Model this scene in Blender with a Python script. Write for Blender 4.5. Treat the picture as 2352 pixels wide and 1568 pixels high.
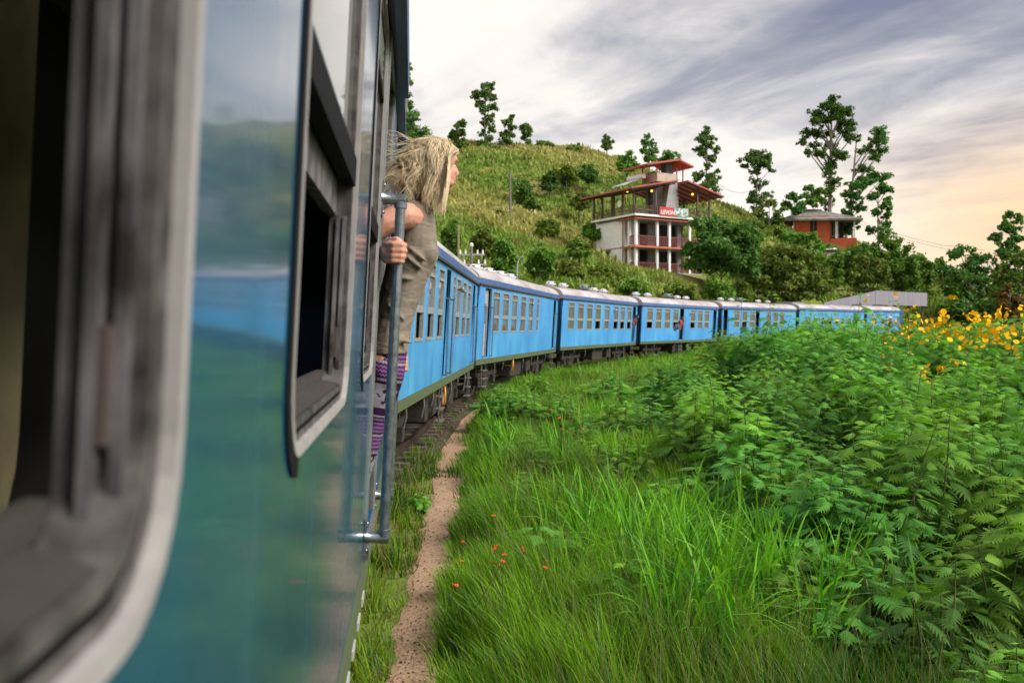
import bpy, bmesh, math, random
import numpy as np
from mathutils import Vector, Matrix, Euler, noise as mnoise

for o in list(bpy.data.objects):
    bpy.data.objects.remove(o)
scene = bpy.context.scene
COL = scene.collection
R = math.radians
rng = np.random.default_rng(7)
random.seed(7)

# ------------------------------------------------------------------ camera
CAM_Z = 2.15
F = 2000.0          # focal length in units of a 2352 px wide picture
cam = bpy.data.cameras.new('camera')
camo = bpy.data.objects.new('camera', cam)
COL.objects.link(camo)
cam.sensor_width = 36.0
cam.lens = 36.0 * F / 2352.0
cam.clip_start = 0.02
cam.clip_end = 8000
camo.location = (0, 0, CAM_Z)
camo.rotation_euler = (R(90) - math.atan(32 / F), 0, 0)
cam.dof.use_dof = True
cam.dof.focus_distance = 6.0
cam.dof.aperture_fstop = 4.2
scene.camera = camo

# ------------------------------------------------------------------ render settings
scene.render.engine = 'CYCLES'
cy = scene.cycles
cy.use_denoising = True
cy.max_bounces = 6
cy.diffuse_bounces = 2
cy.glossy_bounces = 3
cy.transmission_bounces = 5
cy.transparent_max_bounces = 6
cy.sample_clamp_indirect = 6.0
cy.use_adaptive_sampling = True
cy.adaptive_threshold = 0.02
cy.caustics_reflective = False
cy.caustics_refractive = False
scene.view_settings.view_transform = 'Standard'
scene.view_settings.look = 'None'
scene.view_settings.exposure = 0.62
scene.view_settings.gamma = 1.0

# ------------------------------------------------------------------ node helpers
class NT:
    """small helper round a node tree"""
    def __init__(self, tree):
        self.t = tree
    def n(self, kind, **kw):
        nd = self.t.nodes.new(kind)
        for k, v in kw.items():
            if k.startswith('i_'):
                nd.inputs[k[2:].replace('_', ' ')].default_value = v
            else:
                setattr(nd, k, v)
        return nd
    def l(self, a, b):
        self.t.links.new(a, b)
    def math(self, op, a, b=None, clamp=False):
        m = self.t.nodes.new('ShaderNodeMath')
        m.operation = op
        m.use_clamp = clamp
        for i, v in enumerate((a, b)):
            if v is None:
                continue
            if isinstance(v, (int, float)):
                m.inputs[i].default_value = v
            else:
                self.l(v, m.inputs[i])
        return m.outputs[0]
    def mix(self, fac, a, b, blend='MIX'):
        m = self.t.nodes.new('ShaderNodeMix')
        m.data_type = 'RGBA'
        m.blend_type = blend
        for s, v in ((m.inputs[0], fac), (m.inputs[6], a), (m.inputs[7], b)):
            if isinstance(v, (int, float)):
                s.default_value = v
            elif isinstance(v, (tuple, list)):
                s.default_value = (v[0], v[1], v[2], 1)
            else:
                self.l(v, s)
        return m.outputs[2]
    def ramp(self, fac, stops, interp='LINEAR'):
        r = self.t.nodes.new('ShaderNodeValToRGB')
        cr = r.color_ramp
        cr.interpolation = interp
        while len(cr.elements) < len(stops):
            cr.elements.new(0.5)
        for e, (p, c) in zip(cr.elements, stops):
            e.position = p
            e.color = (c, c, c, 1) if isinstance(c, (int, float)) else (c[0], c[1], c[2], 1)
        self.l(fac, r.inputs[0])
        return r.outputs[0]

# ------------------------------------------------------------------ world: sky with streaky evening cloud
SUN_AZ = 112.0      # degrees to the right of the view direction
SUN_EL = 40.0
world = bpy.data.worlds.new('World')
scene.world = world
world.use_nodes = True
wt = NT(world.node_tree)
world.node_tree.nodes.clear()
w_out = wt.n('ShaderNodeOutputWorld')
w_bg = wt.n('ShaderNodeBackground')
wt.l(w_bg.outputs[0], w_out.inputs[0])
sky = wt.n('ShaderNodeTexSky', sky_type='NISHITA', sun_disc=False)
sky.sun_elevation = R(SUN_EL)
sky.sun_rotation = R(SUN_AZ)
sky.air_density = 1.0
sky.dust_density = 2.0
sky_s = wt.mix(1.0, sky.outputs[0], (0.10, 0.10, 0.10), 'MULTIPLY')
geo = wt.n('ShaderNodeTexCoord')
sep = wt.n('ShaderNodeSeparateXYZ')
wt.l(geo.outputs['Generated'], sep.inputs[0])
dz = wt.math('MAXIMUM', sep.outputs[2], 0.0)
den = wt.math('ADD', dz, 0.10)
# cloud sheet coordinates: along the streaks (30 deg left of the view) and across them
sa, ca = math.sin(R(-30)), math.cos(R(-30))
along = wt.math('ADD', wt.math('MULTIPLY', sep.outputs[0], sa), wt.math('MULTIPLY', sep.outputs[1], ca))
across = wt.math('SUBTRACT', wt.math('MULTIPLY', sep.outputs[0], ca), wt.math('MULTIPLY', sep.outputs[1], sa))
u = wt.math('DIVIDE', along, den)
v = wt.math('DIVIDE', across, den)
cmb = wt.n('ShaderNodeCombineXYZ')
wt.l(wt.math('MULTIPLY', u, 0.17), cmb.inputs[0])
wt.l(wt.math('MULTIPLY', v, 0.40), cmb.inputs[1])
n1 = wt.n('ShaderNodeTexNoise', i_Scale=1.25, i_Detail=5.0, i_Roughness=0.5, i_Distortion=1.0)
wt.l(cmb.outputs[0], n1.inputs['Vector'])
cmb2 = wt.n('ShaderNodeCombineXYZ')
wt.l(wt.math('MULTIPLY', u, 0.6), cmb2.inputs[0])
wt.l(wt.math('MULTIPLY', v, 0.95), cmb2.inputs[1])
cmb2.inputs[2].default_value = 3.7
n2 = wt.n('ShaderNodeTexNoise', i_Scale=2.0, i_Detail=6.0, i_Roughness=0.6, i_Distortion=0.5)
wt.l(cmb2.outputs[0], n2.inputs['Vector'])
band0 = wt.math('ADD', wt.math('MULTIPLY', n1.outputs[0], 0.66), wt.math('MULTIPLY', n2.outputs[0], 0.34))
band = wt.math('ADD', wt.math('MULTIPLY', wt.math('SUBTRACT', band0, 0.5), 2.0), 0.5)
# thicker, darker cloud higher up and away to the right
sd = Vector((math.sin(R(SUN_AZ)) * math.cos(R(SUN_EL)), math.cos(R(SUN_AZ)) * math.cos(R(SUN_EL)), math.sin(R(SUN_EL))))
thick = wt.math('MULTIPLY', wt.math('MINIMUM', dz, 0.36), 0.62)
side = wt.math('MULTIPLY', wt.math('MULTIPLY', sep.outputs[0], wt.math('MINIMUM', dz, 0.36)), 1.4)
cov = wt.math('ADD', wt.math('ADD', band, thick), side)
cloud = wt.ramp(cov, [(0.45, (1.16, 1.08, 0.97)), (0.60, (1.0, 0.94, 0.88)), (0.70, (0.70, 0.67, 0.68)),
                      (0.80, (0.41, 0.415, 0.475)), (0.95, (0.23, 0.25, 0.345))])
# warm light low down towards the set sun
dot = wt.n('ShaderNodeVectorMath', operation='DOT_PRODUCT')
wt.l(geo.outputs['Generated'], dot.inputs[0])
dot.inputs[1].default_value = (math.sin(R(33)) * math.cos(R(6)), math.cos(R(33)) * math.cos(R(6)), math.sin(R(6)))
glow = wt.ramp(dot.outputs['Value'], [(0.962, 0.0), (0.987, 0.45), (1.0, 1.0)])
low = wt.ramp(dz, [(0.0, 1.0), (0.14, 0.75), (0.24, 0.0)])
gfac = wt.math('MULTIPLY', wt.math('MULTIPLY', glow, low, True), wt.ramp(band, [(0.45, 1.0), (0.66, 0.45)]), True)
warm = wt.mix(band, (1.30, 0.86, 0.38), (0.85, 0.52, 0.30))
c1 = wt.mix(gfac, cloud, warm)
skyc = wt.mix(0.12, c1, sky_s)
wt.l(skyc, w_bg.inputs[0])
w_bg.inputs[1].default_value = 0.70

sun = bpy.data.lights.new('sun', 'SUN')
sun.energy = 3.7
sun.angle = R(34)
sun.color = (1.0, 0.94, 0.85)
suno = bpy.data.objects.new('sun', sun)
COL.objects.link(suno)
sun_dir = sd.copy()
suno.rotation_euler = sun_dir.to_track_quat('Z', 'Y').to_euler()

# ------------------------------------------------------------------ materials
def principled(name):
    m = bpy.data.materials.new(name)
    m.use_nodes = True
    t = NT(m.node_tree)
    return m, t, m.node_tree.nodes['Principled BSDF']

def M(name, col, rough=0.6, metal=0.0, spec=0.5, var=0.0, vscale=4.0, col2=None, bump=0.0, bscale=20.0,
      coat=0.0, stretch=None, emit=None):
    """plain procedural paint / stone / metal with colour variation and fine relief"""
    m, t, b = principled(name)
    b.inputs['Roughness'].default_value = rough
    b.inputs['Metallic'].default_value = metal
    b.inputs['Specular IOR Level'].default_value = spec
    b.inputs['Coat Weight'].default_value = coat
    b.inputs['Coat Roughness'].default_value = 0.05
    b.inputs['Base Color'].default_value = (*col, 1)
    tc = t.n('ShaderNodeTexCoord')
    vec = tc.outputs['Object']
    if stretch:
        mp = t.n('ShaderNodeMapping')
        mp.inputs['Scale'].default_value = stretch
        t.l(vec, mp.inputs[0])
        vec = mp.outputs[0]
    if var > 0 or col2:
        nz = t.n('ShaderNodeTexNoise', i_Scale=vscale, i_Detail=5.0, i_Roughness=0.6)
        t.l(vec, nz.inputs['Vector'])
        c2 = col2 if col2 else tuple(c * (1 - var) for c in col)
        f = t.ramp(nz.outputs[0], [(0.38, 0.0), (0.66, 1.0)])
        t.l(t.mix(f, col, c2), b.inputs['Base Color'])
    if bump > 0:
        nb = t.n('ShaderNodeTexNoise', i_Scale=bscale, i_Detail=4.0)
        t.l(vec, nb.inputs['Vector'])
        bp = t.n('ShaderNodeBump', i_Strength=bump, i_Distance=0.02)
        t.l(nb.outputs[0], bp.inputs['Height'])
        t.l(bp.outputs[0], b.inputs['Normal'])
    if emit:
        b.inputs['Emission Color'].default_value = (*emit[:3], 1)
        b.inputs['Emission Strength'].default_value = emit[3]
    return m

def leafmat(name, trans=0.35, rough=0.5, tint=(1, 1, 1), spec=0.22, glow=(1.25, 1.3, 0.6)):
    """foliage: colour from the mesh colour attribute, thin and translucent"""
    m = bpy.data.materials.new(name)
    m.use_nodes = True
    t = NT(m.node_tree)
    m.node_tree.nodes.clear()
    out = t.n('ShaderNodeOutputMaterial')
    at = t.n('ShaderNodeAttribute', attribute_name='Col')
    oi = t.n('ShaderNodeObjectInfo')
    hs = t.n('ShaderNodeHueSaturation')
    t.l(t.math('ADD', 0.486, t.math('MULTIPLY', oi.outputs['Random'], 0.026)), hs.inputs['Hue'])
    t.l(t.math('ADD', 0.76, t.math('MULTIPLY', oi.outputs['Random'], 0.46)), hs.inputs['Value'])
    colr = t.mix(1.0, at.outputs['Color'], tint, 'MULTIPLY')
    t.l(colr, hs.inputs['Color'])
    b = t.n('ShaderNodeBsdfPrincipled')
    b.inputs['Roughness'].default_value = rough
    b.inputs['Specular IOR Level'].default_value = spec
    t.l(hs.outputs[0], b.inputs['Base Color'])
    tr = t.n('ShaderNodeBsdfTranslucent')
    t.l(t.mix(1.0, hs.outputs[0], glow, 'MULTIPLY'), tr.inputs[0])
    mx = t.n('ShaderNodeMixShader')
    mx.inputs[0].default_value = trans
    t.l(b.outputs[0], mx.inputs[1])
    t.l(tr.outputs[0], mx.inputs[2])
    t.l(mx.outputs[0], out.inputs[0])
    return m

# ------------------------------------------------------------------ mesh builder
class MB:
    def __init__(self):
        self.v = []
        self.f = []
        self.fm = []
        self.mi = 0
    def add(self, vs, fs):
        o = len(self.v)
        self.v.extend([tuple(p) for p in vs])
        for f in fs:
            self.f.append([i + o for i in f])
            self.fm.append(self.mi)
        return self
    def box(self, x0, x1, y0, y1, z0, z1):
        vs = [(x, y, z) for z in (z0, z1) for y in (y0, y1) for x in (x0, x1)]
        return self.add(vs, [(0, 2, 3, 1), (4, 5, 7, 6), (0, 1, 5, 4), (2, 6, 7, 3), (0, 4, 6, 2), (1, 3, 7, 5)])
    def bar(self, p, q, w, h, up=(0, 0, 1)):
        p, q = Vector(p), Vector(q)
        d = (q - p).normalized()
        s = d.cross(Vector(up))
        if s.length < 1e-4:
            s = d.cross(Vector((1, 0, 0)))
        s.normalize()
        t = s.cross(d)
        vs = []
        for c in (p, q):
            for a, b in ((-1, -1), (1, -1), (1, 1), (-1, 1)):
                vs.append(c + s * (a * w / 2) + t * (b * h / 2))
        return self.add(vs, [(0, 1, 2, 3), (7, 6, 5, 4), (0, 4, 5, 1), (1, 5, 6, 2), (2, 6, 7, 3), (3, 7, 4, 0)])
    def tube(self, path, rad, n=8, cap=True):
        path = [Vector(p) for p in path]
        if isinstance(rad, (int, float)):
            rad = [rad] * len(path)
        o = len(self.v)
        prev = None
        for i, p in enumerate(path):
            d = (path[min(i + 1, len(path) - 1)] - path[max(i - 1, 0)])
            if d.length < 1e-9:
                d = Vector((0, 0, 1))
            d.normalize()
            if prev is None:
                a = d.cross(Vector((0, 0, 1)))
                if a.length < 1e-3:
                    a = d.cross(Vector((1, 0, 0)))
            else:
                a = prev - d * prev.dot(d)
                if a.length < 1e-6:
                    a = d.cross(Vector((1, 0, 0)))
            a.normalize()
            prev = a
            b = d.cross(a)
            for k in range(n):
                t = 2 * math.pi * k / n
                self.v.append(tuple(p + (a * math.cos(t) + b * math.sin(t)) * rad[i]))
        for i in range(len(path) - 1):
            for k in range(n):
                k2 = (k + 1) % n
                self.f.append([o + i * n + k, o + i * n + k2, o + (i + 1) * n + k2, o + (i + 1) * n + k])
                self.fm.append(self.mi)
        if cap:
            self.f.append([o + k for k in range(n)][::-1]); self.fm.append(self.mi)
            self.f.append([o + (len(path) - 1) * n + k for k in range(n)]); self.fm.append(self.mi)
        return self
    def ell(self, c, r, nu=14, nv=9, rot=None):
        if isinstance(r, (int, float)):
            r = (r, r, r)
        vs, fs = [], []
        rm = rot.to_matrix() if rot is not None else None
        for j in range(nv + 1):
            ph = math.pi * j / nv
            for i in range(nu):
                th = 2 * math.pi * i / nu
                p = Vector((r[0] * math.sin(ph) * math.cos(th), r[1] * math.sin(ph) * math.sin(th), r[2] * math.cos(ph)))
                if rm:
                    p = rm @ p
                vs.append(Vector(c) + p)
        for j in range(nv):
            for i in range(nu):
                i2 = (i + 1) % nu
                fs.append((j * nu + i, (j + 1) * nu + i, (j + 1) * nu + i2, j * nu + i2))
        return self.add(vs, fs)
    def cyl(self, p, q, r, r2=None, n=16):
        return self.tube([p, q], [r, r if r2 is None else r2], n)
    def torus(self, c, R0, r0, axis, n=20, m=6):
        ax = Vector(axis).normalized()
        a = ax.orthogonal().normalized()
        b = ax.cross(a)
        vs, fs = [], []
        for i in range(n):
            t = 2 * math.pi * i / n
            d = a * math.cos(t) + b * math.sin(t)
            for k in range(m):
                s = 2 * math.pi * k / m
                vs.append(Vector(c) + d * (R0 + r0 * math.cos(s)) + ax * r0 * math.sin(s))
        for i in range(n):
            for k in range(m):
                fs.append((i * m + k, ((i + 1) % n) * m + k, ((i + 1) % n) * m + (k + 1) % m, i * m + (k + 1) % m))
        return self.add(vs, fs)
    def loft(self, rings, close=True, cap=True):
        o = len(self.v)
        n = len(rings[0])
        for r in rings:
            self.v.extend([tuple(p) for p in r])
        m = n if close else n - 1
        for i in range(len(rings) - 1):
            for k in range(m):
                k2 = (k + 1) % n
                self.f.append([o + i * n + k, o + i * n + k2, o + (i + 1) * n + k2, o + (i + 1) * n + k]); self.fm.append(self.mi)
        if cap and close:
            self.f.append([o + k for k in range(n)][::-1]); self.fm.append(self.mi)
            self.f.append([o + (len(rings) - 1) * n + k for k in range(n)]); self.fm.append(self.mi)
        return self
    def mesh(self, name):
        me = bpy.data.meshes.new(name)
        me.from_pydata(self.v, [], self.f)
        me.polygons.foreach_set('material_index', self.fm)
        me.update()
        return me
    def build(self, name, mats, parent=None, smooth=False, loc=None, fix=True):
        me = self.mesh(name)
        if fix:
            bm = bmesh.new()
            bm.from_mesh(me)
            bmesh.ops.recalc_face_normals(bm, faces=bm.faces)
            bm.to_mesh(me)
            bm.free()
        if smooth:
            me.polygons.foreach_set('use_smooth', [True] * len(me.polygons))
            try:
                me.set_sharp_from_angle(angle=R(40))
            except Exception:
                pass
        return obj(name, me, mats, parent, loc)

def obj(name, me, mats=None, parent=None, loc=None):
    if mats is not None:
        for m in (mats if isinstance(mats, (list, tuple)) else [mats]):
            me.materials.append(m)
    o = bpy.data.objects.new(name, me)
    COL.objects.link(o)
    if parent is not None:
        o.parent = parent
    if loc is not None:
        o.location = loc
    return o

def tag(o, label=None, cat=None, group=None, kind=None):
    if label: o['label'] = label
    if cat: o['category'] = cat
    if group: o['group'] = group
    if kind: o['kind'] = kind
    return o

def empty(name, loc=(0, 0, 0), rot=(0, 0, 0)):
    o = bpy.data.objects.new(name, None)
    o.empty_display_size = 0.2
    COL.objects.link(o)
    o.location = loc
    o.rotation_euler = rot
    return o

def copy_tree(o, parent=None):
    c = o.copy()
    COL.objects.link(c)
    c.parent = parent
    for ch in o.children:
        copy_tree(ch, c)
    return c

def np_mesh(name, verts, quads=None, tris=None, col=None, smooth=False):
    """fast mesh from numpy arrays; col = one rgb per vertex"""
    me = bpy.data.meshes.new(name)
    nq = 0 if quads is None else len(quads)
    nt = 0 if tris is None else len(tris)
    me.vertices.add(len(verts))
    me.vertices.foreach_set('co', np.ascontiguousarray(verts, dtype=np.float32).ravel())
    parts = []
    if nq: parts.append(np.asarray(quads, dtype=np.int32).ravel())
    if nt: parts.append(np.asarray(tris, dtype=np.int32).ravel())
    loops = np.concatenate(parts)
    me.loops.add(len(loops))
    me.loops.foreach_set('vertex_index', loops)
    starts = np.concatenate([np.arange(nq) * 4, nq * 4 + np.arange(nt) * 3]).astype(np.int32)
    me.polygons.add(nq + nt)
    me.polygons.foreach_set('loop_start', starts)
    if smooth:
        me.polygons.foreach_set('use_smooth', np.ones(nq + nt, dtype=bool))
    me.update(calc_edges=True)
    if col is not None:
        a = me.color_attributes.new('Col', 'FLOAT_COLOR', 'POINT')
        c4 = np.ones((len(verts), 4), dtype=np.float32)
        c4[:, :3] = col
        a.data.foreach_set('color', c4.ravel())
    return me

def at(px, py, Y):
    """a point in the place: depth Y metres, seen at px, py of the 2352 px wide picture"""
    return Vector(((px - 1176) / F * Y, Y, CAM_Z + (752 - py) / F * Y))

def smoothstep(a, b, x):
    t = np.clip((x - a) / (b - a), 0, 1)
    return t * t * (3 - 2 * t)
# ------------------------------------------------------------------ where the coaches stand: start x, y, heading (deg), length, rise
D0 = 0.15
TH0 = -math.degrees(math.atan(0.1155))
COACHES = [  # (x, y) of the near right-hand corner of the side, heading, length, rise of the track
    (-D0 + 6.5 * 0.1155, -6.5, TH0, 16.6, 0.0),
    (-1.52, 10.5, 2.0, 14.1, -0.03),
    (-1.0, 25.2, 12.3, 14.1, 0.02),
    (2.25, 39.6, 22.0, 14.1, 0.07),
    (7.9, 53.2, 32.0, 14.1, 0.10),
    (15.8, 65.6, 40.0, 14.1, 0.18),
    (25.3, 76.8, 44.0, 14.1, 0.30),
    (35.5, 87.2, 50.0, 6.8, 0.36),
]
CANT = R(3.0)
HALFW = 1.4
def cpoint(i, t, out=0.0):
    x, y, h, L, dz = COACHES[i]
    s, c = math.sin(R(h)), math.cos(R(h))
    return Vector((x + s * t + c * out, y + c * t - s * out, dz))
def tpx(i, px, out=0.0):
    """distance along coach i at which its side is seen at px"""
    x, y, h, L, dz = COACHES[i]
    s, c = math.sin(R(h)), math.cos(R(h))
    x, y = x + c * out, y - s * out
    k = (px - 1176) / F
    return (k * y - x) / (s - k * c)

# centre line of the track through the coach middles
ctl = [cpoint(0, -30, -HALFW - .25)]
for i in range(8):
    L = COACHES[i][3]
    HALFW = 1.4 + (.22 if i == 0 else 0)
    ctl += [cpoint(i, L * 0.12, -HALFW - 0.30), cpoint(i, L * 0.5, -HALFW - 0.12), cpoint(i, L * 0.88, -HALFW - 0.30)]
HALFW = 1.4
ctl += [Vector((62, 103, 0.45)), Vector((95, 118, 0.6)), Vector((150, 130, 0.8))]
def catmull(P, n=12):
    out = []
    for i in range(len(P) - 1):
        p0, p1, p2, p3 = P[max(i - 1, 0)], P[i], P[i + 1], P[min(i + 2, len(P) - 1)]
        for k in range(n):
            t = k / n
            out.append(0.5 * ((2 * p1) + (p2 - p0) * t + (2 * p0 - 5 * p1 + 4 * p2 - p3) * t * t + (3 * p1 - p0 - 3 * p2 + p3) * t ** 3))
    out.append(P[-1])
    return out
raw = catmull(ctl)
# smooth and resample at 0.5 m
pts = np.array([tuple(p) for p in raw])
for _ in range(40):
    pts[1:-1] = 0.25 * pts[:-2] + 0.5 * pts[1:-1] + 0.25 * pts[2:]
seg = np.r_[0, np.cumsum(np.linalg.norm(np.diff(pts, axis=0), axis=1))]
ss = np.arange(0, seg[-1], 0.5)
TRK = np.stack([np.interp(ss, seg, pts[:, k]) for k in range(3)], axis=1)
tang = np.gradient(TRK, axis=0)
tang /= np.linalg.norm(tang, axis=1, keepdims=True)
TRK_R = np.stack([tang[:, 1], -tang[:, 0], np.zeros(len(tang))], axis=1)   # towards the inside of the curve (right)

def track_dist(X, Y):
    """signed distance to the centre line (positive on the inside of the curve) and level of the track"""
    P = np.stack([X, Y], axis=-1).reshape(-1, 2)
    d_out = np.empty(len(P)); z_out = np.empty(len(P))
    T2 = TRK[::2, :2]
    for a in range(0, len(P), 20000):
        q = P[a:a + 20000]
        dd = ((q[:, None, :] - T2[None]) ** 2).sum(-1)
        j = dd.argmin(1)
        sgn = ((q - T2[j]) * TRK_R[::2][j, :2]).sum(1)
        d_out[a:a + 20000] = np.sqrt(dd[np.arange(len(q)), j]) * np.where(sgn >= 0, 1, -1)
        z_out[a:a + 20000] = TRK[::2][j, 2]
    return d_out.reshape(X.shape), z_out.reshape(X.shape)

CP = np.array([
    # inside of the curve: meadow, then ground falling gently to the right
    (0, -20, -.3), (1, 5, -.28), (3, 10, -.30), (5, 20, -.30), (9, 30, -.35), (10, 14, -.6), (14, 40, -.6), (22, 22, -1.2), (25, 45, -1.2),
    (30, 60, -1.6), (40, 75, -1.5), (30, 5, -2.6), (55, 45, -2.2), (55, 80, -1.5), (70, 100, .2), (60, -20, -5), (120, 20, -6), (110, 90, -2),
    # outside of the curve: bank, terrace, hill
    (-8, 8, 1.2), (-16, 5, 4.5), (-30, 10, 8), (-9, 30, 1.6), (-20, 30, 6), (-7, 45, 2.2), (-3, 55, 3.6), (2, 60, 4.9), (0, 68, 6.6),
    (4, 74, 8.0), (5, 80, 9.6), (-12, 70, 9), (-15, 90, 16), (3, 92, 13.0), (-4, 100, 17), (2, 115, 24), (2, 128, 29), (12, 130, 28.2),
    (-15, 128, 29), (-35, 120, 28), (-60, 100, 24), (-60, 40, 14), (-60, -20, 10), (-90, 150, 24), (0, 160, 27), (20, 160, 22), (-40, 170, 26),
    (11, 66, 4.4), (16, 72, 5.6), (21, 80, 6.4), (12, 82, 7.3), (17, 85, 7.35), (8, 87, 7.6), (19, 92, 7.7), (11, 95, 11), (20, 104, 14),
    (20, 125, 24.5), (28, 128, 20.6), (37, 130, 17.8), (33, 108, 12.4), (30, 90, 6.0), (40, 112, 11.0), (44, 124, 14.2), (50, 126, 13.8),
    (57, 122, 11.0), (70, 128, 7), (44, 103, 1.4), (52, 108, 1.6), (90, 140, 4), (60, 160, 14), (40, 170, 16), (100, 180, 6), (140, 150, 2),
    (0, 260, 15), (100, 260, 8), (-120, 260, 20), (-160, 60, 20), (220, 120, 0), (220, -40, -8), (0, -120, -2), (-160, -80, 10), (200, 300, 8),
    (600, 600, 10), (-600, 600, 15), (600, -600, -8), (-600, -600, 5), (0, 900, 15),
], dtype=float)
def _rbf_fit():
    d = np.linalg.norm(CP[:, None, :2] - CP[None, :, :2], axis=-1)
    n = len(CP)
    A = np.zeros((n + 1, n + 1))
    A[:n, :n] = d - np.eye(n) * 1.2
    A[:n, n] = 1
    A[n, :n] = 1
    b = np.r_[CP[:, 2], 0]
    return np.linalg.solve(A, b)
RW = _rbf_fit()
def _wobble(X, Y):
    return (np.sin(X * .31 + 1.3) * np.cos(Y * .27) + .6 * np.sin(X * .77 - Y * .53) + .5 * np.cos(X * .21 + Y * .9 + 2))
def ground(X, Y):
    X = np.asarray(X, float); Y = np.asarray(Y, float)
    sh = X.shape
    P = np.stack([X.ravel(), Y.ravel()], -1)
    z = np.empty(len(P))
    for a in range(0, len(P), 20000):
        q = P[a:a + 20000]
        z[a:a + 20000] = np.linalg.norm(q[:, None] - CP[None, :, :2], axis=-1) @ RW[:-1] + RW[-1]
    z = z.reshape(sh)
    d, zt = track_dist(X, Y)
    z = z + _wobble(X, Y) * np.where(d > 0, .04, .30) * smoothstep(3.2, 9, np.abs(d))
    bed = zt - 0.26
    k = np.where(d > 0, smoothstep(3.4, 7.5, d), smoothstep(2.6, 6.5, -d))
    return bed * (1 - k) + z * k
def gz(x, y):
    return float(ground(np.array([x]), np.array([y]))[0])

def axis(lo, hi, fine_lo, fine_hi, step, grow):
    a = list(np.arange(fine_lo, fine_hi, step))
    s, x = step, fine_lo
    left = []
    while x > lo:
        s *= grow; x -= s; left.append(x)
    s, x = step, a[-1]
    right = []
    while x < hi:
        s *= grow; x += s; right.append(x)
    return np.array(left[::-1] + a + right)
ax_x = axis(-2500, 2500, -28, 66, 0.75, 1.16)
ax_y = axis(-1500, 4000, -8, 140, 0.75, 1.16)
GX, GY = np.meshgrid(ax_x, ax_y)
GZ = ground(GX, GY)
nx, ny = len(ax_x), len(ax_y)
idx = np.arange(nx * ny).reshape(ny, nx)
quads = np.stack([idx[:-1, :-1], idx[:-1, 1:], idx[1:, 1:], idx[1:, :-1]], -1).reshape(-1, 4)

def ground_material():
    m, t, b = principled('hillside_ground')
    b.inputs['Roughness'].default_value = 0.95
    b.inputs['Specular IOR Level'].default_value = 0.1
    tc = t.n('ShaderNodeTexCoord')
    o = tc.outputs['Object']
    n1 = t.n('ShaderNodeTexNoise', i_Scale=0.09, i_Detail=6.0, i_Roughness=0.6); t.l(o, n1.inputs[0])
    n2 = t.n('ShaderNodeTexNoise', i_Scale=0.8, i_Detail=6.0, i_Roughness=0.65); t.l(o, n2.inputs[0])
    n3 = t.n('ShaderNodeTexNoise', i_Scale=7.0, i_Detail=4.0, i_Roughness=0.7); t.l(o, n3.inputs[0])
    green = t.mix(n3.outputs[0], (0.07, 0.13, 0.02), (0.19, 0.25, 0.045))
    dry = t.mix(n3.outputs[0], (0.17, 0.15, 0.045), (0.30, 0.25, 0.09))
    earth = (0.16, 0.085, 0.045)
    f1 = t.ramp(n1.outputs[0], [(0.42, 0.0), (0.60, 1.0)])
    f2 = t.ramp(n2.outputs[0], [(0.66, 0.0), (0.72, 0.8)])
    c = t.mix(f1, green, dry)
    c = t.mix(f2, c, earth)
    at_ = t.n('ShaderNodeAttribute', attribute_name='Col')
    c = t.mix(at_.outputs['Fac'], c, t.mix(n3.outputs[0], (0.022, 0.030, 0.010), (0.045, 0.05, 0.018)))   # meadow soil, darkened in colour for the shade between grass clumps
    t.l(c, b.inputs['Base Color'])
    bp = t.n('ShaderNodeBump', i_Strength=0.6, i_Distance=0.15)
    t.l(n3.outputs[0], bp.inputs['Height']); t.l(bp.outputs[0], b.inputs['Normal'])
    return m
m_ground = ground_material()
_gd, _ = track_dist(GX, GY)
_soil_shade = (smoothstep(2.3, 3.2, _gd) * (1 - smoothstep(75, 95, GY)) * (GX < 60)).reshape(-1, 1)
gobj = obj('ground', np_mesh('ground', np.stack([GX, GY, GZ], -1).reshape(-1, 3), quads=quads, smooth=True, col=np.repeat(_soil_shade, 3, 1)), m_ground)
tag(gobj, kind='structure')

# far wooded ridge on the right
def far_ridge():
    xs = np.linspace(-1500, 2200, 200)
    prof = 60 + 26 * np.sin(xs * .004 + .6) + 12 * np.sin(xs * .013) + 5 * np.sin(xs * .05) + 2.5 * np.sin(xs * .17)
    v, q = [], []
    for k, (dy, f) in enumerate(((0, 0.0), (120, .55), (220, .85), (300, 1.0), (420, .8), (700, 0))):
        for x, p in zip(xs, prof):
            v.append((x, 1000 + dy, -10 + (p + 10) * f + (3 * math.sin(x * .09 + k) if 0 < k < 5 else 0)))
    n = len(xs)
    for k in range(5):
        for i in range(n - 1):
            q.append((k * n + i, k * n + i + 1, (k + 1) * n + i + 1, (k + 1) * n + i))
    o = obj('hills', np_mesh('hills', np.array(v), quads=np.array(q), smooth=True),
            M('far_wood', (0.05, 0.09, 0.07), 1.0, spec=0.0, var=.5, vscale=.05))
    tag(o, kind='structure')
far_ridge()

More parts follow.
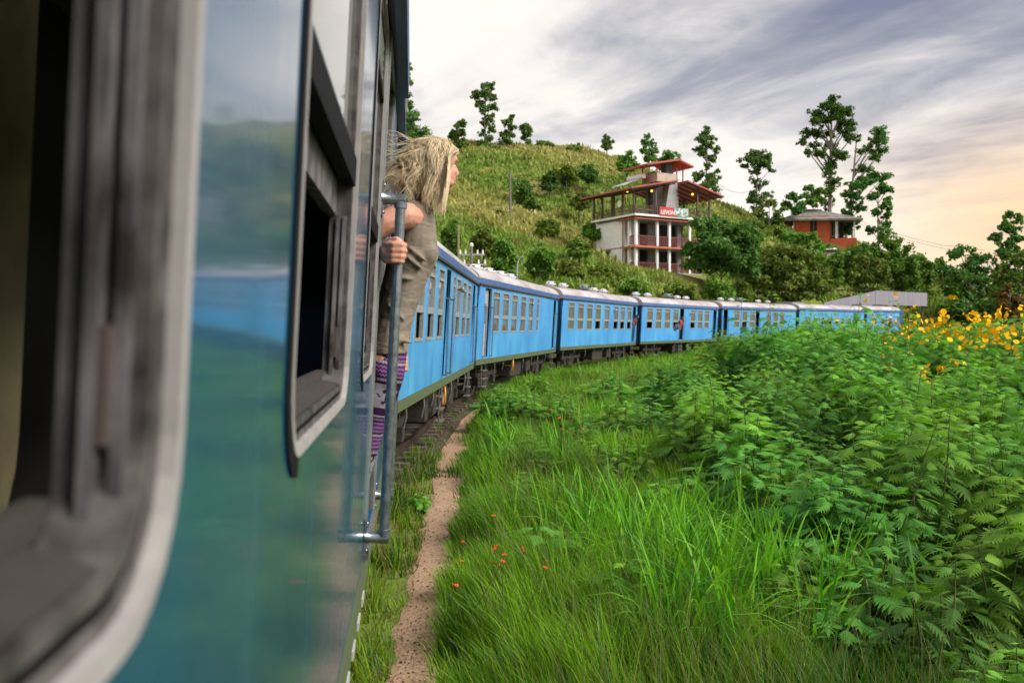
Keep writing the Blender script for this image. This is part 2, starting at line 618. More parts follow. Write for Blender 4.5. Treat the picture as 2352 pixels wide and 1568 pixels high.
# ------------------------------------------------------------------ railway
def sweep(name, prof, mat, lo=0, hi=None, parent=None, step=1, base=None):
    """profile [(offset, z)] swept along the track"""
    base = TRK if base is None else base
    ids = range(lo, hi if hi else len(TRK), step)
    rings = []
    for i in ids:
        c, r = TRK[i], TRK_R[i]
        rings.append([(c[0] + r[0] * a, c[1] + r[1] * a, c[2] + z) for a, z in prof])
    return MB().loft(rings).build(name, mat, parent)
m_ballast = M('ballast', (0.10, 0.082, 0.062), 0.95, spec=.1, var=.6, vscale=9, bump=1.0, bscale=30)
m_rail = M('rail_steel', (0.12, 0.085, 0.065), 0.5, metal=.7, var=.4, vscale=6)
m_sleeper = M('sleeper_wood', (0.13, 0.105, 0.085), 0.9, var=.5, vscale=8, bump=.5, stretch=(1, 6, 1))
track = empty('railway_track', (0, 0, 0))
tag(track, kind='structure')
nT = len(TRK)
sweep('ballast_bed', [(-1.9, -.40), (-1.6, -.20), (1.28, -.20), (1.50, -.27), (1.50, -.40)], m_ballast, 40, nT, track, 2)
for side in (-1, 1):
    o = side * 0.838
    sweep('rail', [(o - .06, -.13), (o + .06, -.13), (o + .06, -.115), (o + .012, -.10), (o + .012, -.045), (o + .034, -.035),
                   (o + .034, 0), (o - .034, 0), (o - .034, -.035), (o - .012, -.045), (o - .012, -.10), (o - .06, -.115)], m_rail, 40, nT, track)
sl = MB().box(-1.22, 1.22, -.115, .115, -.25, -.132).mesh('sleeper')
sl.materials.append(m_sleeper)
dsum = 40 * .5
acc = 0.0
for k in range(150):
    s = 26 + k * 0.66
    j = int(s / .5)
    if j >= nT: break
    c, r = TRK[j], TRK_R[j]
    f = (s - j * .5)
    p = c + tang[j] * f
    so = bpy.data.objects.new('sleeper', sl)
    COL.objects.link(so)
    so.parent = track
    so.location = tuple(p)
    so.rotation_euler = (0, 0, math.atan2(r[1], r[0]) + random.uniform(-.02, .02))

# trodden earth path beside the line
PATH_IMG = [(925, 1690, 108), (940, 1568, 104), (958, 1450, 102), (985, 1320, 92), (1012, 1200, 78), (1028, 1100, 66), (1045, 1010, 58), (1075, 960, 46), (1112, 925, 26)]
path_pts = []
for px, py, w in PATH_IMG:
    gzv = -0.20
    Y = F * (CAM_Z - gzv) / (py - 752)
    path_pts.append(((px - 1176) / F * Y, Y, w / F * Y))
path_pts = np.array(path_pts)
path_pts = np.vstack([[path_pts[0, 0] + .45, path_pts[0, 1] - 3.5, path_pts[0, 2]], path_pts])
pp = np.linspace(0, len(path_pts) - 1, 90)
PATH = np.stack([np.interp(pp, np.arange(len(path_pts)), path_pts[:, k]) for k in range(3)], 1)
for _ in range(6):
    PATH[1:-1] = .25 * PATH[:-2] + .5 * PATH[1:-1] + .25 * PATH[2:]
def path_sheet():
    v, q = [], []
    m = 9
    for i, (x, y, w) in enumerate(PATH):
        d = PATH[min(i + 1, 89)] - PATH[max(i - 1, 0)]
        nrm = np.array([d[1], -d[0]]); nrm /= np.linalg.norm(nrm)
        ww = w * (.98 + .10 * math.sin(i * 1.7) + .16 * math.sin(i * .63 + 1))
        for k in range(m):
            a = (k / (m - 1) - .5) * ww * 1.3
            X, Y = x + nrm[0] * a, y + nrm[1] * a
            v.append((X, Y, 0))
    v = np.array(v)
    lift = np.tile(.014 - .030 * np.abs(np.linspace(-1, 1, m)) ** 4, len(PATH))
    def mesh_z(x, y):
        i = np.clip(np.searchsorted(ax_x, x) - 1, 0, nx - 2); j = np.clip(np.searchsorted(ax_y, y) - 1, 0, ny - 2)
        tx = (x - ax_x[i]) / (ax_x[i + 1] - ax_x[i]); ty = (y - ax_y[j]) / (ax_y[j + 1] - ax_y[j])
        return (GZ[j, i] * (1 - tx) + GZ[j, i + 1] * tx) * (1 - ty) + (GZ[j + 1, i] * (1 - tx) + GZ[j + 1, i + 1] * tx) * ty
    v[:, 2] = mesh_z(v[:, 0], v[:, 1]) + lift + .005 * np.sin(v[:, 0] * 23) * np.sin(v[:, 1] * 17)
    for i in range(len(PATH) - 1):
        for k in range(m - 1):
            q.append((i * m + k, i * m + k + 1, (i + 1) * m + k + 1, (i + 1) * m + k))
    mat, t, b = principled('path_earth')
    b.inputs['Roughness'].default_value = .95
    b.inputs['Specular IOR Level'].default_value = .1
    tc = t.n('ShaderNodeTexCoord')
    n1 = t.n('ShaderNodeTexNoise', i_Scale=3.0, i_Detail=6.0, i_Roughness=.65); t.l(tc.outputs['Object'], n1.inputs[0])
    n2 = t.n('ShaderNodeTexNoise', i_Scale=28.0, i_Detail=4.0, i_Roughness=.7); t.l(tc.outputs['Object'], n2.inputs[0])
    c = t.mix(n1.outputs[0], (0.36, 0.225, 0.14), (0.55, 0.375, 0.25))
    c = t.mix(t.ramp(n2.outputs[0], [(.50, 0.), (.66, .85)]), c, (0.15, 0.10, 0.06))
    t.l(c, b.inputs['Base Color'])
    bp = t.n('ShaderNodeBump', i_Strength=.8, i_Distance=.02)
    t.l(n2.outputs[0], bp.inputs['Height']); t.l(bp.outputs[0], b.inputs['Normal'])
    tag(obj('path', np_mesh('path', v, quads=np.array(q), smooth=True), mat), kind='structure')
path_sheet()
# ------------------------------------------------------------------ coach materials
def paint(name, col, col2, rough, coat, streak=0.5, wave=0.0):
    m, t, b = principled(name)
    tc = t.n('ShaderNodeTexCoord')
    mp = t.n('ShaderNodeMapping'); mp.inputs['Scale'].default_value = (1, 3.0, .35); t.l(tc.outputs['Object'], mp.inputs[0])
    n1 = t.n('ShaderNodeTexNoise', i_Scale=1.6, i_Detail=7.0, i_Roughness=.65); t.l(mp.outputs[0], n1.inputs[0])
    n2 = t.n('ShaderNodeTexNoise', i_Scale=.7, i_Detail=3.0); t.l(tc.outputs['Object'], n2.inputs[0])
    n3 = t.n('ShaderNodeTexNoise', i_Scale=3.2, i_Detail=6.0, i_Roughness=.7); t.l(tc.outputs['Object'], n3.inputs[0])
    f = t.ramp(t.math('ADD', t.math('MULTIPLY', n1.outputs[0], .6), t.math('MULTIPLY', n2.outputs[0], .4)), [(.40, 0.), (.62, 1.)])
    c = t.mix(f, col, col2)
    chip = t.ramp(n3.outputs[0], [(.70, 0.), (.735, .55)])
    c = t.mix(chip, c, (0.36, 0.40, 0.40))
    rustf = t.ramp(n3.outputs[0], [(.24, .75), (.29, 0.)])
    c = t.mix(rustf, c, (0.20, 0.12, 0.10))
    grime = t.ramp(n1.outputs[0], [(.56, 0.), (.8, streak)])
    c = t.mix(grime, c, (0.10, 0.17, 0.22))
    t.l(c, b.inputs['Base Color'])
    t.l(t.math('ADD', t.math('MULTIPLY', f, .12), rough), b.inputs['Roughness'])
    b.inputs['Coat Weight'].default_value = coat
    b.inputs['Coat Roughness'].default_value = .075
    if wave:
        nb = t.n('ShaderNodeTexNoise', i_Scale=3.0, i_Detail=2.0); t.l(tc.outputs['Object'], nb.inputs[0])
        bp = t.n('ShaderNodeBump', i_Strength=wave, i_Distance=.01)
        t.l(nb.outputs[0], bp.inputs['Height']); t.l(bp.outputs[0], b.inputs['Normal'])
    return m
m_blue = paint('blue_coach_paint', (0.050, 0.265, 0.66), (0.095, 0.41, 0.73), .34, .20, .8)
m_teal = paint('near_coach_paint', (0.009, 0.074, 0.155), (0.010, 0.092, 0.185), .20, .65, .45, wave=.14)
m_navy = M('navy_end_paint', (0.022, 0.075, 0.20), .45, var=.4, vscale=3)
m_cornice = M('cornice_paint', (0.06, 0.14, 0.36), .3, var=.3, vscale=2)
m_green = M('green_sole_paint', (0.085, 0.13, 0.05), .6, var=.4, vscale=4, col2=(0.10, 0.10, 0.06))
m_roof = M('weathered_roof', (0.56, 0.53, 0.55), .34, var=.4, vscale=1.3, col2=(0.36, 0.30, 0.29), stretch=(1, .5, 1), spec=.8)
m_frame = M('window_frame_alloy', (0.42, 0.43, 0.40), .42, metal=.3, var=.3, vscale=12)
m_worn = M('worn_silver_paint', (0.25, 0.24, 0.25), .42, metal=.3, var=.6, vscale=22, col2=(0.035, 0.028, 0.027), stretch=(1, 1, .4))
m_louvre = M('louvre_slats', (0.33, 0.36, 0.35), .5, metal=.2)
m_black = M('black_rubber_and_shade', (0.008, 0.008, 0.010), .8, spec=.15)  # rubber and black parts; also the shadow painted along the window lips
m_under = M('grimy_underframe', (0.045, 0.036, 0.030), .85, var=.5, vscale=7, bump=.3)
m_steel = M('worn_steel', (0.30, 0.28, 0.26), .5, metal=.6, var=.4, vscale=15)
m_chrome = M('handrail_steel', (0.36, 0.40, 0.44), .30, metal=.85, var=.5, vscale=30, col2=(0.20, 0.22, 0.24))
m_vent = M('vent_white', (0.74, 0.73, 0.82), .5, var=.25, vscale=10)
m_yellow = M('yellow_paint', (0.75, 0.33, 0.02), .5, var=.2)
m_inside = M('coach_interior', (0.022, 0.020, 0.018), .8, var=.3)  # near-black in colour to stand in for the unlit coach insides
m_reveal = M('grey_reveal_paint', (0.11, 0.10, 0.098), .55, var=.5, vscale=20, col2=(0.025, 0.02, 0.02))  # grey darkened in colour to put shade on the sunlit reveal
m_post_b = M('brown_catch', (0.07, 0.05, 0.045), .7)
m_seat = M('olive_seat_cover', (0.20, 0.17, 0.085), .85, var=.3, vscale=8)
m_cream = M('cream_lining', (0.40, 0.38, 0.37), .55, var=.2, vscale=10)
m_sill = M('shaded_sill', (0.050, 0.042, 0.040), .7, var=.5, vscale=20, col2=(0.04, 0.034, 0.03))  # pale sill board, darkened in colour in place of shade
m_white = M('white_enamel', (0.45, 0.44, 0.44), .4, var=.15, vscale=10)

def glass_material(name, tint, amount):
    m = bpy.data.materials.new(name); m.use_nodes = True
    t = NT(m.node_tree); m.node_tree.nodes.clear()
    out = t.n('ShaderNodeOutputMaterial')
    fr = t.n('ShaderNodeFresnel', i_IOR=1.55)
    g = t.n('ShaderNodeBsdfGlossy', i_Roughness=.03); g.inputs[0].default_value = (1, 1, 1, 1)
    tr = t.n('ShaderNodeBsdfTransparent'); tr.inputs[0].default_value = (*tint, 1)
    df = t.n('ShaderNodeBsdfDiffuse'); df.inputs[0].default_value = (.28, .29, .27, 1)   # dust on the pane
    m1 = t.n('ShaderNodeMixShader'); m1.inputs[0].default_value = amount
    t.l(tr.outputs[0], m1.inputs[1]); t.l(df.outputs[0], m1.inputs[2])
    m2 = t.n('ShaderNodeMixShader'); t.l(fr.outputs[0], m2.inputs[0])
    t.l(m1.outputs[0], m2.inputs[1]); t.l(g.outputs[0], m2.inputs[2])
    t.l(m2.outputs[0], out.inputs[0])
    return m
m_glass = glass_material('dusty_window_glass', (.75, .78, .75), .45)

# ------------------------------------------------------------------ coach shapes
SOLE, FLOOR, EAVE = CAM_Z - 1.12, CAM_Z - .92, CAM_Z + 1.26
SILL, SASH, GB, GT, WTOP = CAM_Z - .17, CAM_Z + .26, CAM_Z + .37, CAM_Z + .88, CAM_Z + 1.10
def rrect(y0, y1, z0, z1, r, n=6, top=True):
    pts = []
    corners = [(y1 - r, z0 + r, -90, True), (y1 - r, z1 - r, 0, top), (y0 + r, z1 - r, 90, top), (y0 + r, z0 + r, 180, True)]
    raw = [(y1, z0), (y1, z1), (y0, z1), (y0, z0)]
    for (cy_, cz_, a0, rnd), rw in zip(corners, raw):
        if not rnd or r <= 0:
            pts.append(rw); continue
        for k in range(n + 1):
            a = R(a0 + 90 * k / n)
            pts.append((cy_ + r * math.cos(a), cz_ + r * math.sin(a)))
    return pts
def panel(name, outer, holes, thick, x_out=0.0):
    """flat wall in the y-z plane with openings, outer face at x_out"""
    cu = bpy.data.curves.new(name, 'CURVE')
    cu.dimensions = '2D'
    cu.fill_mode = 'BOTH'
    cu.extrude = thick / 2
    for loop in [outer] + holes:
        sp = cu.splines.new('POLY')
        sp.points.add(len(loop) - 1)
        for p, (a, b) in zip(sp.points, loop):
            p.co = (a, b, 0, 1)
        sp.use_cyclic_u = True
    o = bpy.data.objects.new(name, cu)
    me = bpy.data.meshes.new_from_object(o)
    bpy.data.objects.remove(o)
    n = len(me.vertices)
    co = np.empty(n * 3); me.vertices.foreach_get('co', co); co = co.reshape(-1, 3)
    new = np.stack([co[:, 2] - thick / 2 + x_out, co[:, 0], co[:, 1]], 1)
    me.vertices.foreach_set('co', new.ravel()); me.update()
    me.name = name
    me.materials.clear()
    return me
def ring(mb, loop_a, xa, loop_b, xb):
    """band between two loops of equal length"""
    n = len(loop_a)
    vs = [(xa, a, b) for a, b in loop_a] + [(xb, a, b) for a, b in loop_b]
    mb.add(vs, [(k, (k + 1) % n, n + (k + 1) % n, n + k) for k in range(n)])

ROOF_RISE = .56
def roof_prof(n=16, grow=0.0):
    W = HALFW
    out = []
    for k in range(n + 1):
        a = math.pi * k / n
        x, z = math.cos(a), math.sin(a)
        x = math.copysign(abs(x) ** .70, x); z = z ** .72 if z > 0 else 0
        out.append((-W + (W + .03 + grow) * x, EAVE + .0 + (ROOF_RISE + grow) * z))
    return out

def rail(mb, y, z0, z1, out=.075, r=.016):
    mb.tube([(out, y, z0), (out, y, z1)], r, 10)
    for z in (z0, z1):
        s = 1 if z == z1 else -1
        mb.bar((.0, y, z + s * .012), (out + .018, y, z + s * .012), .034, .034)
        mb.bar((.004, y, z - .03 + s * .03), (.004, y, z + .03 + s * .03), .05, .012, up=(1, 0, 0))

def bogie_mesh():
    mb = MB()
    for y in (-1.0, 1.0):
        for x in (-HALFW - .84, -HALFW + .84):
            mb.cyl((x - .055, y, .43), (x + .055, y, .43), .43, n=20)
            mb.cyl((x + .05, y, .43), (x + .075, y, .43), .36, .3, n=16)
        mb.cyl((-HALFW - .8, y, .43), (-HALFW + .8, y, .43), .07, n=10)
        for x in (-.38, -2.42):
            mb.box(x - .1, x + .1, y - .13, y + .13, .32, .56)          # axle box
            mb.bar((x, y - .28, .64), (x, y - .28, .86), .13, .13); mb.bar((x, y + .28, .64), (x, y + .28, .86), .13, .13)
    for x in (-.38, -2.42):
        mb.box(x - .06, x + .06, -1.45, 1.45, .58, .70)
        mb.box(x - .05, x + .07, -.32, .32, .25, .40)
        mb.bar((x, -.3, .32), (x, -.62, .62), .08, .08); mb.bar((x, .3, .32), (x, .62, .62), .08, .08)
        for y in (-.15, .15):
            mb.cyl((x, y, .40), (x, y, .92), .09, n=10)
    mb.box(-2.3, -.5, -.25, .25, .75, .95)
    return mb.mesh('bogie')
ME_BOGIE = bogie_mesh(); ME_BOGIE.materials.append(m_under)
def vent_mesh(s=1.0, dark=False):
    mb = MB()
    prof = [(.17, 0), (.17, .05), (.25, .07), (.27, .13), (.24, .19), (.15, .235), (.0, .245)]
    n = 14
    rings = [[(r * s * math.cos(2 * math.pi * k / n), 1.15 * r * s * math.sin(2 * math.pi * k / n), z * s) for k in range(n)] for r, z in prof]
    mb.loft(rings)
    mb.mi = 1
    for a in (-1, 0, 1):   # dark slots
        mb.box(.20 * s, .262 * s, a * .12 * s - .045 * s, a * .12 * s + .045 * s, .155 * s, .195 * s)
        mb.box(-.262 * s, -.20 * s, a * .12 * s - .045 * s, a * .12 * s + .045 * s, .155 * s, .195 * s)
    mb.box(-.045 * s, .045 * s, -.30 * s, -.24 * s, .15 * s, .19 * s)
    return mb.mesh('roof_vent')
ME_VENT = vent_mesh(.95); ME_VENT.materials.append(m_vent); ME_VENT.materials.append(m_black)
m_tank = M('grey_blue_cover', (0.20, 0.23, 0.30), .6, var=.3)
ME_TANK = vent_mesh(1.25); ME_TANK.materials.append(m_tank); ME_TANK.materials.append(m_black)
def window_meshes(w):
    """frame ring with middle rail, pane and louvre for a window of width w, centred on y = 0"""
    h = w / 2
    fr = MB()
    t = .045
    for a, b in ((-h - .01, -h + t), (h - t, h + .01)):
        fr.box(-.05, .010, a, b, SILL - .01, WTOP + .01)
    fr.box(-.05, .012, -h + t, h - t, SILL - .01, SILL + .04)
    fr.box(-.05, .012, -h + t, h - t, WTOP - .03, WTOP + .01)
    fr.box(-.05, .004, -h + t, h - t, SASH, GB)
    fr.box(-.05, .006, -h + t, h - t, GT, GT + .05)
    pane = MB().box(-.030, -.024, -h + t, h - t, GB, GT)
    low = MB().box(-.036, -.030, -h + t, h - t, SILL + .04, SASH)
    lv = MB()
    z = GT + .062
    while z < WTOP - .04:
        lv.bar((-.028, -h + t, z + .012), (-.028, h - t, z + .012), .008, .036, up=(.55, 0, 1))
        z += .040
    bk = MB().box(-.085, -.080, -h + t, h - t, GT, WTOP)
    out = []
    for mb, nm, mt in ((fr, 'window', m_frame), (pane, 'pane', m_glass), (low, 'pane', m_glass), (lv, 'louvre', m_louvre), (bk, 'backing', m_black)):
        me = mb.mesh(nm); me.materials.append(mt); out.append(me)
    return out
WIN = {}
def add_window(root, y, w, closed):
    w = round(w, 2)
    if w not in WIN:
        WIN[w] = window_meshes(w)
    fr, pane, low, lv, bk = WIN[w]
    f = obj('window', fr, None, root, (0, y, 0))
    obj('pane', pane, None, f)
    obj('louvre', lv, None, f)
    obj('backing', bk, None, f)
    if closed:
        obj('pane', low, None, f)

def coach_root(i, label):
    x, y, h, L, dz = COACHES[i]
    rot = Euler((0, CANT, -R(h)))
    piv = Vector((x, y, CAM_Z + dz))
    loc = piv + rot.to_matrix() @ Vector((0, 0, -CAM_Z))
    root = empty('railway_coach', loc, rot)
    tag(root, label, 'railway coach', 'blue train coaches')
    return root, L

def coach_shell(root, L, holes, paint_m, near=False):
    wall = panel('side_wall', [(0, SOLE + .16), (L, SOLE + .16), (L, EAVE), (0, EAVE)], holes, .055)
    obj('side_wall', wall, paint_m, root)
    obj('side_wall', panel('side_wall', [(0, SOLE + .16), (L, SOLE + .16), (L, EAVE), (0, EAVE)], [], .055, -2 * HALFW + .055), paint_m, root)
    MB().box(-.06, .006, .0, L, SOLE, SOLE + .157).box(-2 * HALFW - .006, -2 * HALFW + .06, .0, L, SOLE, SOLE + .157).build('sole_bar', m_green, root)
    for k in range(1, 7):
        ys = L * k / 7
        if not any(min(q_[0] for q_ in h_) - .03 < ys < max(q_[0] for q_ in h_) + .03 for h_ in holes):
            MB().box(.0006, .005, ys - .012, ys + .012, SOLE + .17, EAVE - .05).build('panel_seam', paint_m, root)
    # roof with overhang and end walls under it
    pr = roof_prof()
    MB().loft([[(x, y, z) for x, z in pr] + [(-2 * HALFW + .1, y, EAVE - .01), (-.1, y, EAVE - .01)] for y in (-.05, L + .05)]).build('roof', m_roof, root, smooth=True)
    cp = [(x + .006, z) for x, z in pr[:2]]
    MB().loft([[(x, y, z) for x, z in cp] + [(x - .03, y, z) for x, z in cp[::-1]] for y in (-.045, L + .045)]).build('cornice', m_cornice, root, smooth=True)
    g = MB()
    g.bar((.028, -.04, EAVE - .02), (.028, L + .04, EAVE - .02), .05, .045)
    g.build('gutter', m_navy if near else m_under, root)
    for y0, y1 in ((.0, .06), (L - .06, L)):
        e = MB()
        e.loft([[(x * .985 - .02, y, z - .02) for x, z in pr] + [(-2 * HALFW + .06, y, SOLE), (-.06, y, SOLE)] for y in (y0, y1)])
        e.build('end_wall', m_navy, root)
    MB().box(-2 * HALFW + .06, -.06, .07, L - .07, FLOOR - .08, FLOOR).build('floor', m_inside, root)
    MB().box(-1.0 * HALFW - .04, -1.0 * HALFW + .04, .1, L - .1, FLOOR, EAVE).build('partition', m_inside, root)
    # underframe, bogies, boxes
    u = MB()
    for x in (-.35, -HALFW - .3, -HALFW + .3, -2.45):
        u.box(x - .06, x + .06, .1, L - .1, .86, 1.0)
    u.box(-2.2, -.25, L * .42, L * .55, .38, .86)
    u.box(-.9, -.2, L * .6, L * .66, .45, .86)
    for y in (.12, L - .12):
        for x in (-HALFW - .85, -HALFW + .85):
            u.cyl((x, y, .95), (x, y + (-.5 if y < 1 else .5), .95), .09, n=12)
            yy = y + (-.5 if y < 1 else .5)
            u.cyl((x, yy, .95), (x, yy + (-.04 if y < 1 else .04), .95), .2, n=14)
    u.build('underframe', m_under, root)
    for y in ((2.6, L - 2.6) if L > 11 else (2.2, L - 2.2)):
        obj('bogie', ME_BOGIE, None, root, (0, y, 0))

def gangway(root, L):
    g = MB()
    for k in range(6):
        y = L + .02 + k * .09
        s = .04 if k % 2 else 0
        g.box(-HALFW - .62 + s, -HALFW + .62 - s, y, y + .08, FLOOR - .05 + s, FLOOR + 2.05 - s)
    g.build('gangway', m_black, root)

def steps(root, y, mat=None, inset=0.0):
    s = MB()
    for dy in (-.28, .28):
        s.bar((-.05 - inset, y + dy, SOLE + .02), (-.03 - inset, y + dy, .32), .03, .02)
    for z in (.34, .58, .82):
        s.bar((-.06 - inset, y - .28, z), (-.06 - inset, y + .28, z), .16, .025)
    s.build('step', mat or m_steel, root)

def bits(root, L, brake_y=None):
    """brackets and pipes hanging under the sole, brake wheel"""
    rr = random.Random(int(L * 100) + int(root.location.y * 10))
    for k in range(9):
        y = .8 + (L - 1.6) * k / 8 + rr.uniform(-.3, .3)
        d = rr.uniform(.15, .5)
        MB().tube([(-.06, y, SOLE), (-.05, y + .03, SOLE - d * .5), (-.09, y + .06, SOLE - d)], .022, 6).build('hanger', m_steel, root)
    if brake_y is not None:
        b = MB()
        b.torus((-.02, brake_y, .80), .19, .018, (.9, .2, 0))
        for a in range(3):
            t = R(60 * a)
            b.bar((-.02, brake_y - .19 * math.cos(t), .8 - .19 * math.sin(t)), (-.02, brake_y + .19 * math.cos(t), .8 + .19 * math.sin(t)), .02, .015)
        b.cyl((-.3, brake_y, .8), (-.02, brake_y, .8), .02, n=8)
        b.build('brake_wheel', m_yellow, root)

def lamp(root, y):
    mb = MB()
    mb.cyl((0, y, GT - .02), (.10, y, GT - .02), .03, n=8)
    mb.ell((.11, y, GT - .02), (.05, .07, .07), 10, 7)
    mb.build('side_lamp', m_steel, root)

def rust_patches(root, spots):
    for (y, z, w, h) in spots:
        pass

def far_coach(i, label, windows, doors, vents, tanks=(), closed=True, brake=None, small=False, plain_doors=(), lamps=()):
    root, L = coach_root(i, label)
    holes = []
    for k, (y, w) in enumerate(windows):
        holes.append([(y - w / 2, SILL), (y + w / 2, SILL), (y + w / 2, WTOP), (y - w / 2, WTOP)])
    for (y, w) in doors:
        holes.append([(y - w / 2, FLOOR), (y + w / 2, FLOOR), (y + w / 2, WTOP + .06), (y - w / 2, WTOP + .06)])
    coach_shell(root, L, holes, m_blue)
    for k, (y, w) in enumerate(windows):
        cl = closed[k % len(closed)] if isinstance(closed, (list, tuple)) else closed
        add_window(root, y, w, cl)
    for (y, w) in doors:
        for yy in (y - w / 2 - .05, y + w / 2 + .05):
            r = MB(); rail(r, yy, FLOOR + .05, FLOOR + 1.5); r.build('handrail', m_chrome, root, smooth=True)
        steps(root, y)
        if (y, w) in plain_doors:
            d = MB().box(-.14, -.10, y - w / 2 + .02, y + w / 2 - .02, FLOOR, WTOP + .05)
            door = d.build('door', m_cream, root)
            MB().box(-.10, -.085, y - .12, y + .12, CAM_Z + .1, CAM_Z + .7).build('pane', m_glass, door)
    for y in vents:
        obj('roof_vent', ME_VENT, None, root, (-HALFW, y, EAVE + ROOF_RISE + .04))
    for y in tanks:
        obj('water_tank_lid', ME_TANK, None, root, (-HALFW, y, EAVE + ROOF_RISE + .04))
    for y in lamps:
        lamp(root, y)
    bits(root, L, brake)
    if i < 7:
        gangway(root, L)
    return root

def spans(i, pairs):
    out = []
    for a, b in pairs:
        ya, yb = tpx(i, a), tpx(i, b)
        out.append(((ya + yb) / 2, yb - ya))
    return out
r3 = lambda x: 890.1 + .293 * x
r4 = lambda x: 1234.6 + .3905 * x
def q(lst, w):       # one width for a run of alike windows
    return [(c, w) for c, _ in lst]
# second coach (seen past the woman)
w1 = spans(1, [(r3(a), r3(b)) for a, b in ((215, 275), (303, 358), (380, 430))])
w1b = spans(1, [(r3(a), r3(b)) for a, b in ((525, 560), (575, 605), (615, 640))])
w1n = spans(1, [(r3(498), r3(516))])
d1 = spans(1, [(r3(436), r3(486))])
W1 = q(w1, .84) + q(w1b, .86) + q(w1n, .42)
W1 = [(w1[0][0] - 1.27, .84)] + W1
far_coach(1, 'blue coach right behind the leaning woman, louvred windows and open middle door', W1,
          [(d1[0][0], .72), (12.95, .7)], [], closed=False, brake=tpx(1, r3(478)), lamps=(w1b[0][0] - .3,))
w2 = spans(2, [(r3(a), r3(b)) for a, b in ((820, 868), (895, 942), (967, 1008), (1033, 1078), (1095, 1138))])
d2 = spans(2, [(r3(758), r3(802))])
cr = -HALFW
far_coach(2, 'blue coach with five louvred windows and a long blank panel, four white roof vents', q(w2, .92) + [(tpx(2, r3(1170)), .42)],
          [(d2[0][0], .8), (13.3, .62)], [tpx(2, p, cr) for p in (1086, 1116, 1142, 1166)], closed=True, brake=tpx(2, r3(1003)),
          plain_doors=[(d2[0][0], .8)], lamps=(tpx(2, r3(1108)),))
w3 = spans(3, [(r4(a), r4(b)) for a, b in ((175, 215), (232, 268), (285, 320), (335, 370), (385, 425), (443, 473), (483, 510), (522, 550))])
far_coach(3, 'blue coach with eight tall windows in a row before its end door', q(w3, .95), [(13.4, .72)],
          [tpx(3, p, cr) for p in (1260, 1289, 1360, 1382)], [tpx(3, 1338, cr)], closed=[True, True, True, False, True, False, False, False], lamps=(tpx(3, r4(445)),))
w4 = spans(4, [(r4(a), r4(b)) for a, b in ((640, 675), (693, 727), (745, 778), (793, 828), (897, 925), (940, 968), (980, 1005))])
d4 = spans(4, [(r4(835), r4(858)), (r4(1035), r4(1055))])
far_coach(4, 'blue coach with a passenger head at its window, middle door behind meadow grass', q(w4, .95), [(d4[0][0], .75), (13.4, .7)],
          [tpx(4, p, cr) for p in (1457, 1484, 1552, 1572)], [tpx(4, 1531, cr)], closed=[False, True, True, False], lamps=(tpx(4, r4(895)),))
w5 = spans(5, [(r4(a), r4(b)) for a, b in ((1153, 1187), (1202, 1230), (1247, 1275), (1343, 1370), (1385, 1410), (1424, 1447))])
d5 = spans(5, [(r4(1093), r4(1115)), (r4(1283), r4(1301))])
far_coach(5, 'blue coach half hidden by leafy shrubs, between the middle coach and the short-window coach', q(w5, .95), [(d5[0][0], .7), (d5[1][0], .72)],
          [tpx(5, p, cr) for p in (1652, 1676, 1738, 1760)], [tpx(5, 1697, cr)], closed=[True, False, True], lamps=())
# sixth: coach with short windows; seventh: leading vehicle
def short_window_coach(i, label, wins, door, nose=False):
    root, L = coach_root(i, label)
    holes = []
    for y in wins:
        holes.append([(y - .42, CAM_Z - .02), (y + .42, CAM_Z - .02), (y + .42, CAM_Z + .62), (y - .42, CAM_Z + .62)])
    if door is not None:
        holes.append([(door - .38, FLOOR), (door + .38, FLOOR), (door + .38, WTOP), (door - .38, WTOP)])
    coach_shell(root, L, holes, m_blue)
    for y in wins:
        f = MB()
        for a, b in ((-.43, -.36), (.36, .43)):
            f.box(-.05, .012, a, b, CAM_Z - .03, CAM_Z + .63)
        f.box(-.05, .010, -.36, .36, CAM_Z - .03, CAM_Z + .03); f.box(-.05, .010, -.36, .36, CAM_Z + .57, CAM_Z + .63); f.box(-.05, .008, -.36, .36, CAM_Z + .29, CAM_Z + .33)
        fo = f.build('window', m_frame, root, loc=(0, y, 0))
        MB().box(-.03, -.025, -.36, .36, CAM_Z + .33, CAM_Z + .57).build('pane', m_glass, fo)
    if door is not None:
        for yy in (door - .44, door + .44):
            r = MB(); rail(r, yy, FLOOR, FLOOR + 1.4); r.build('handrail', m_chrome, root, smooth=True)
    bits(root, L)
    if nose:
        # rounded cab end
        pr = roof_prof()
        full = [(x, z) for x, z in pr] + [(-2 * HALFW, SOLE), (0, SOLE)]
        rings = []
        for k in range(8):
            a = R(90) * k / 7
            s, d = math.cos(a) ** .5 if k < 7 else .12, 1.5 * math.sin(a)
            rings.append([(-HALFW + (x + HALFW) * (.25 + .75 * s), L + d, 2.3 + (z - 2.3) * (.35 + .65 * s)) for x, z in full])
        MB().loft(rings).build('cab_nose', m_navy, root, smooth=True)
        MB().box(-2.2, -.6, L + 1.15, L + 1.32, 2.5, 3.1).build('windscreen', m_glass, root)
    else:
        gangway(root, L)
    # raised roof hatch like the grey patch on the roof
    MB().box(-HALFW - .5, -HALFW + .5, .4, 2.6, EAVE + ROOF_RISE - .05, EAVE + ROOF_RISE + .12).build('roof_hatch', m_tank, root)
    return root
w6 = [tpx(6, r4(x)) for x in (1675, 1718, 1758, 1794, 1830)]
w6 = [w6[0] - 1.45 * k for k in (2, 1)] + w6
short_window_coach(6, 'blue coach with short square windows in front of the platform canopy', w6, tpx(6, r4(1866)))
short_window_coach(7, 'leading blue vehicle with rounded dark nose below the platform canopy', [1.6, 3.2, 4.8, 6.4], None, nose=True)

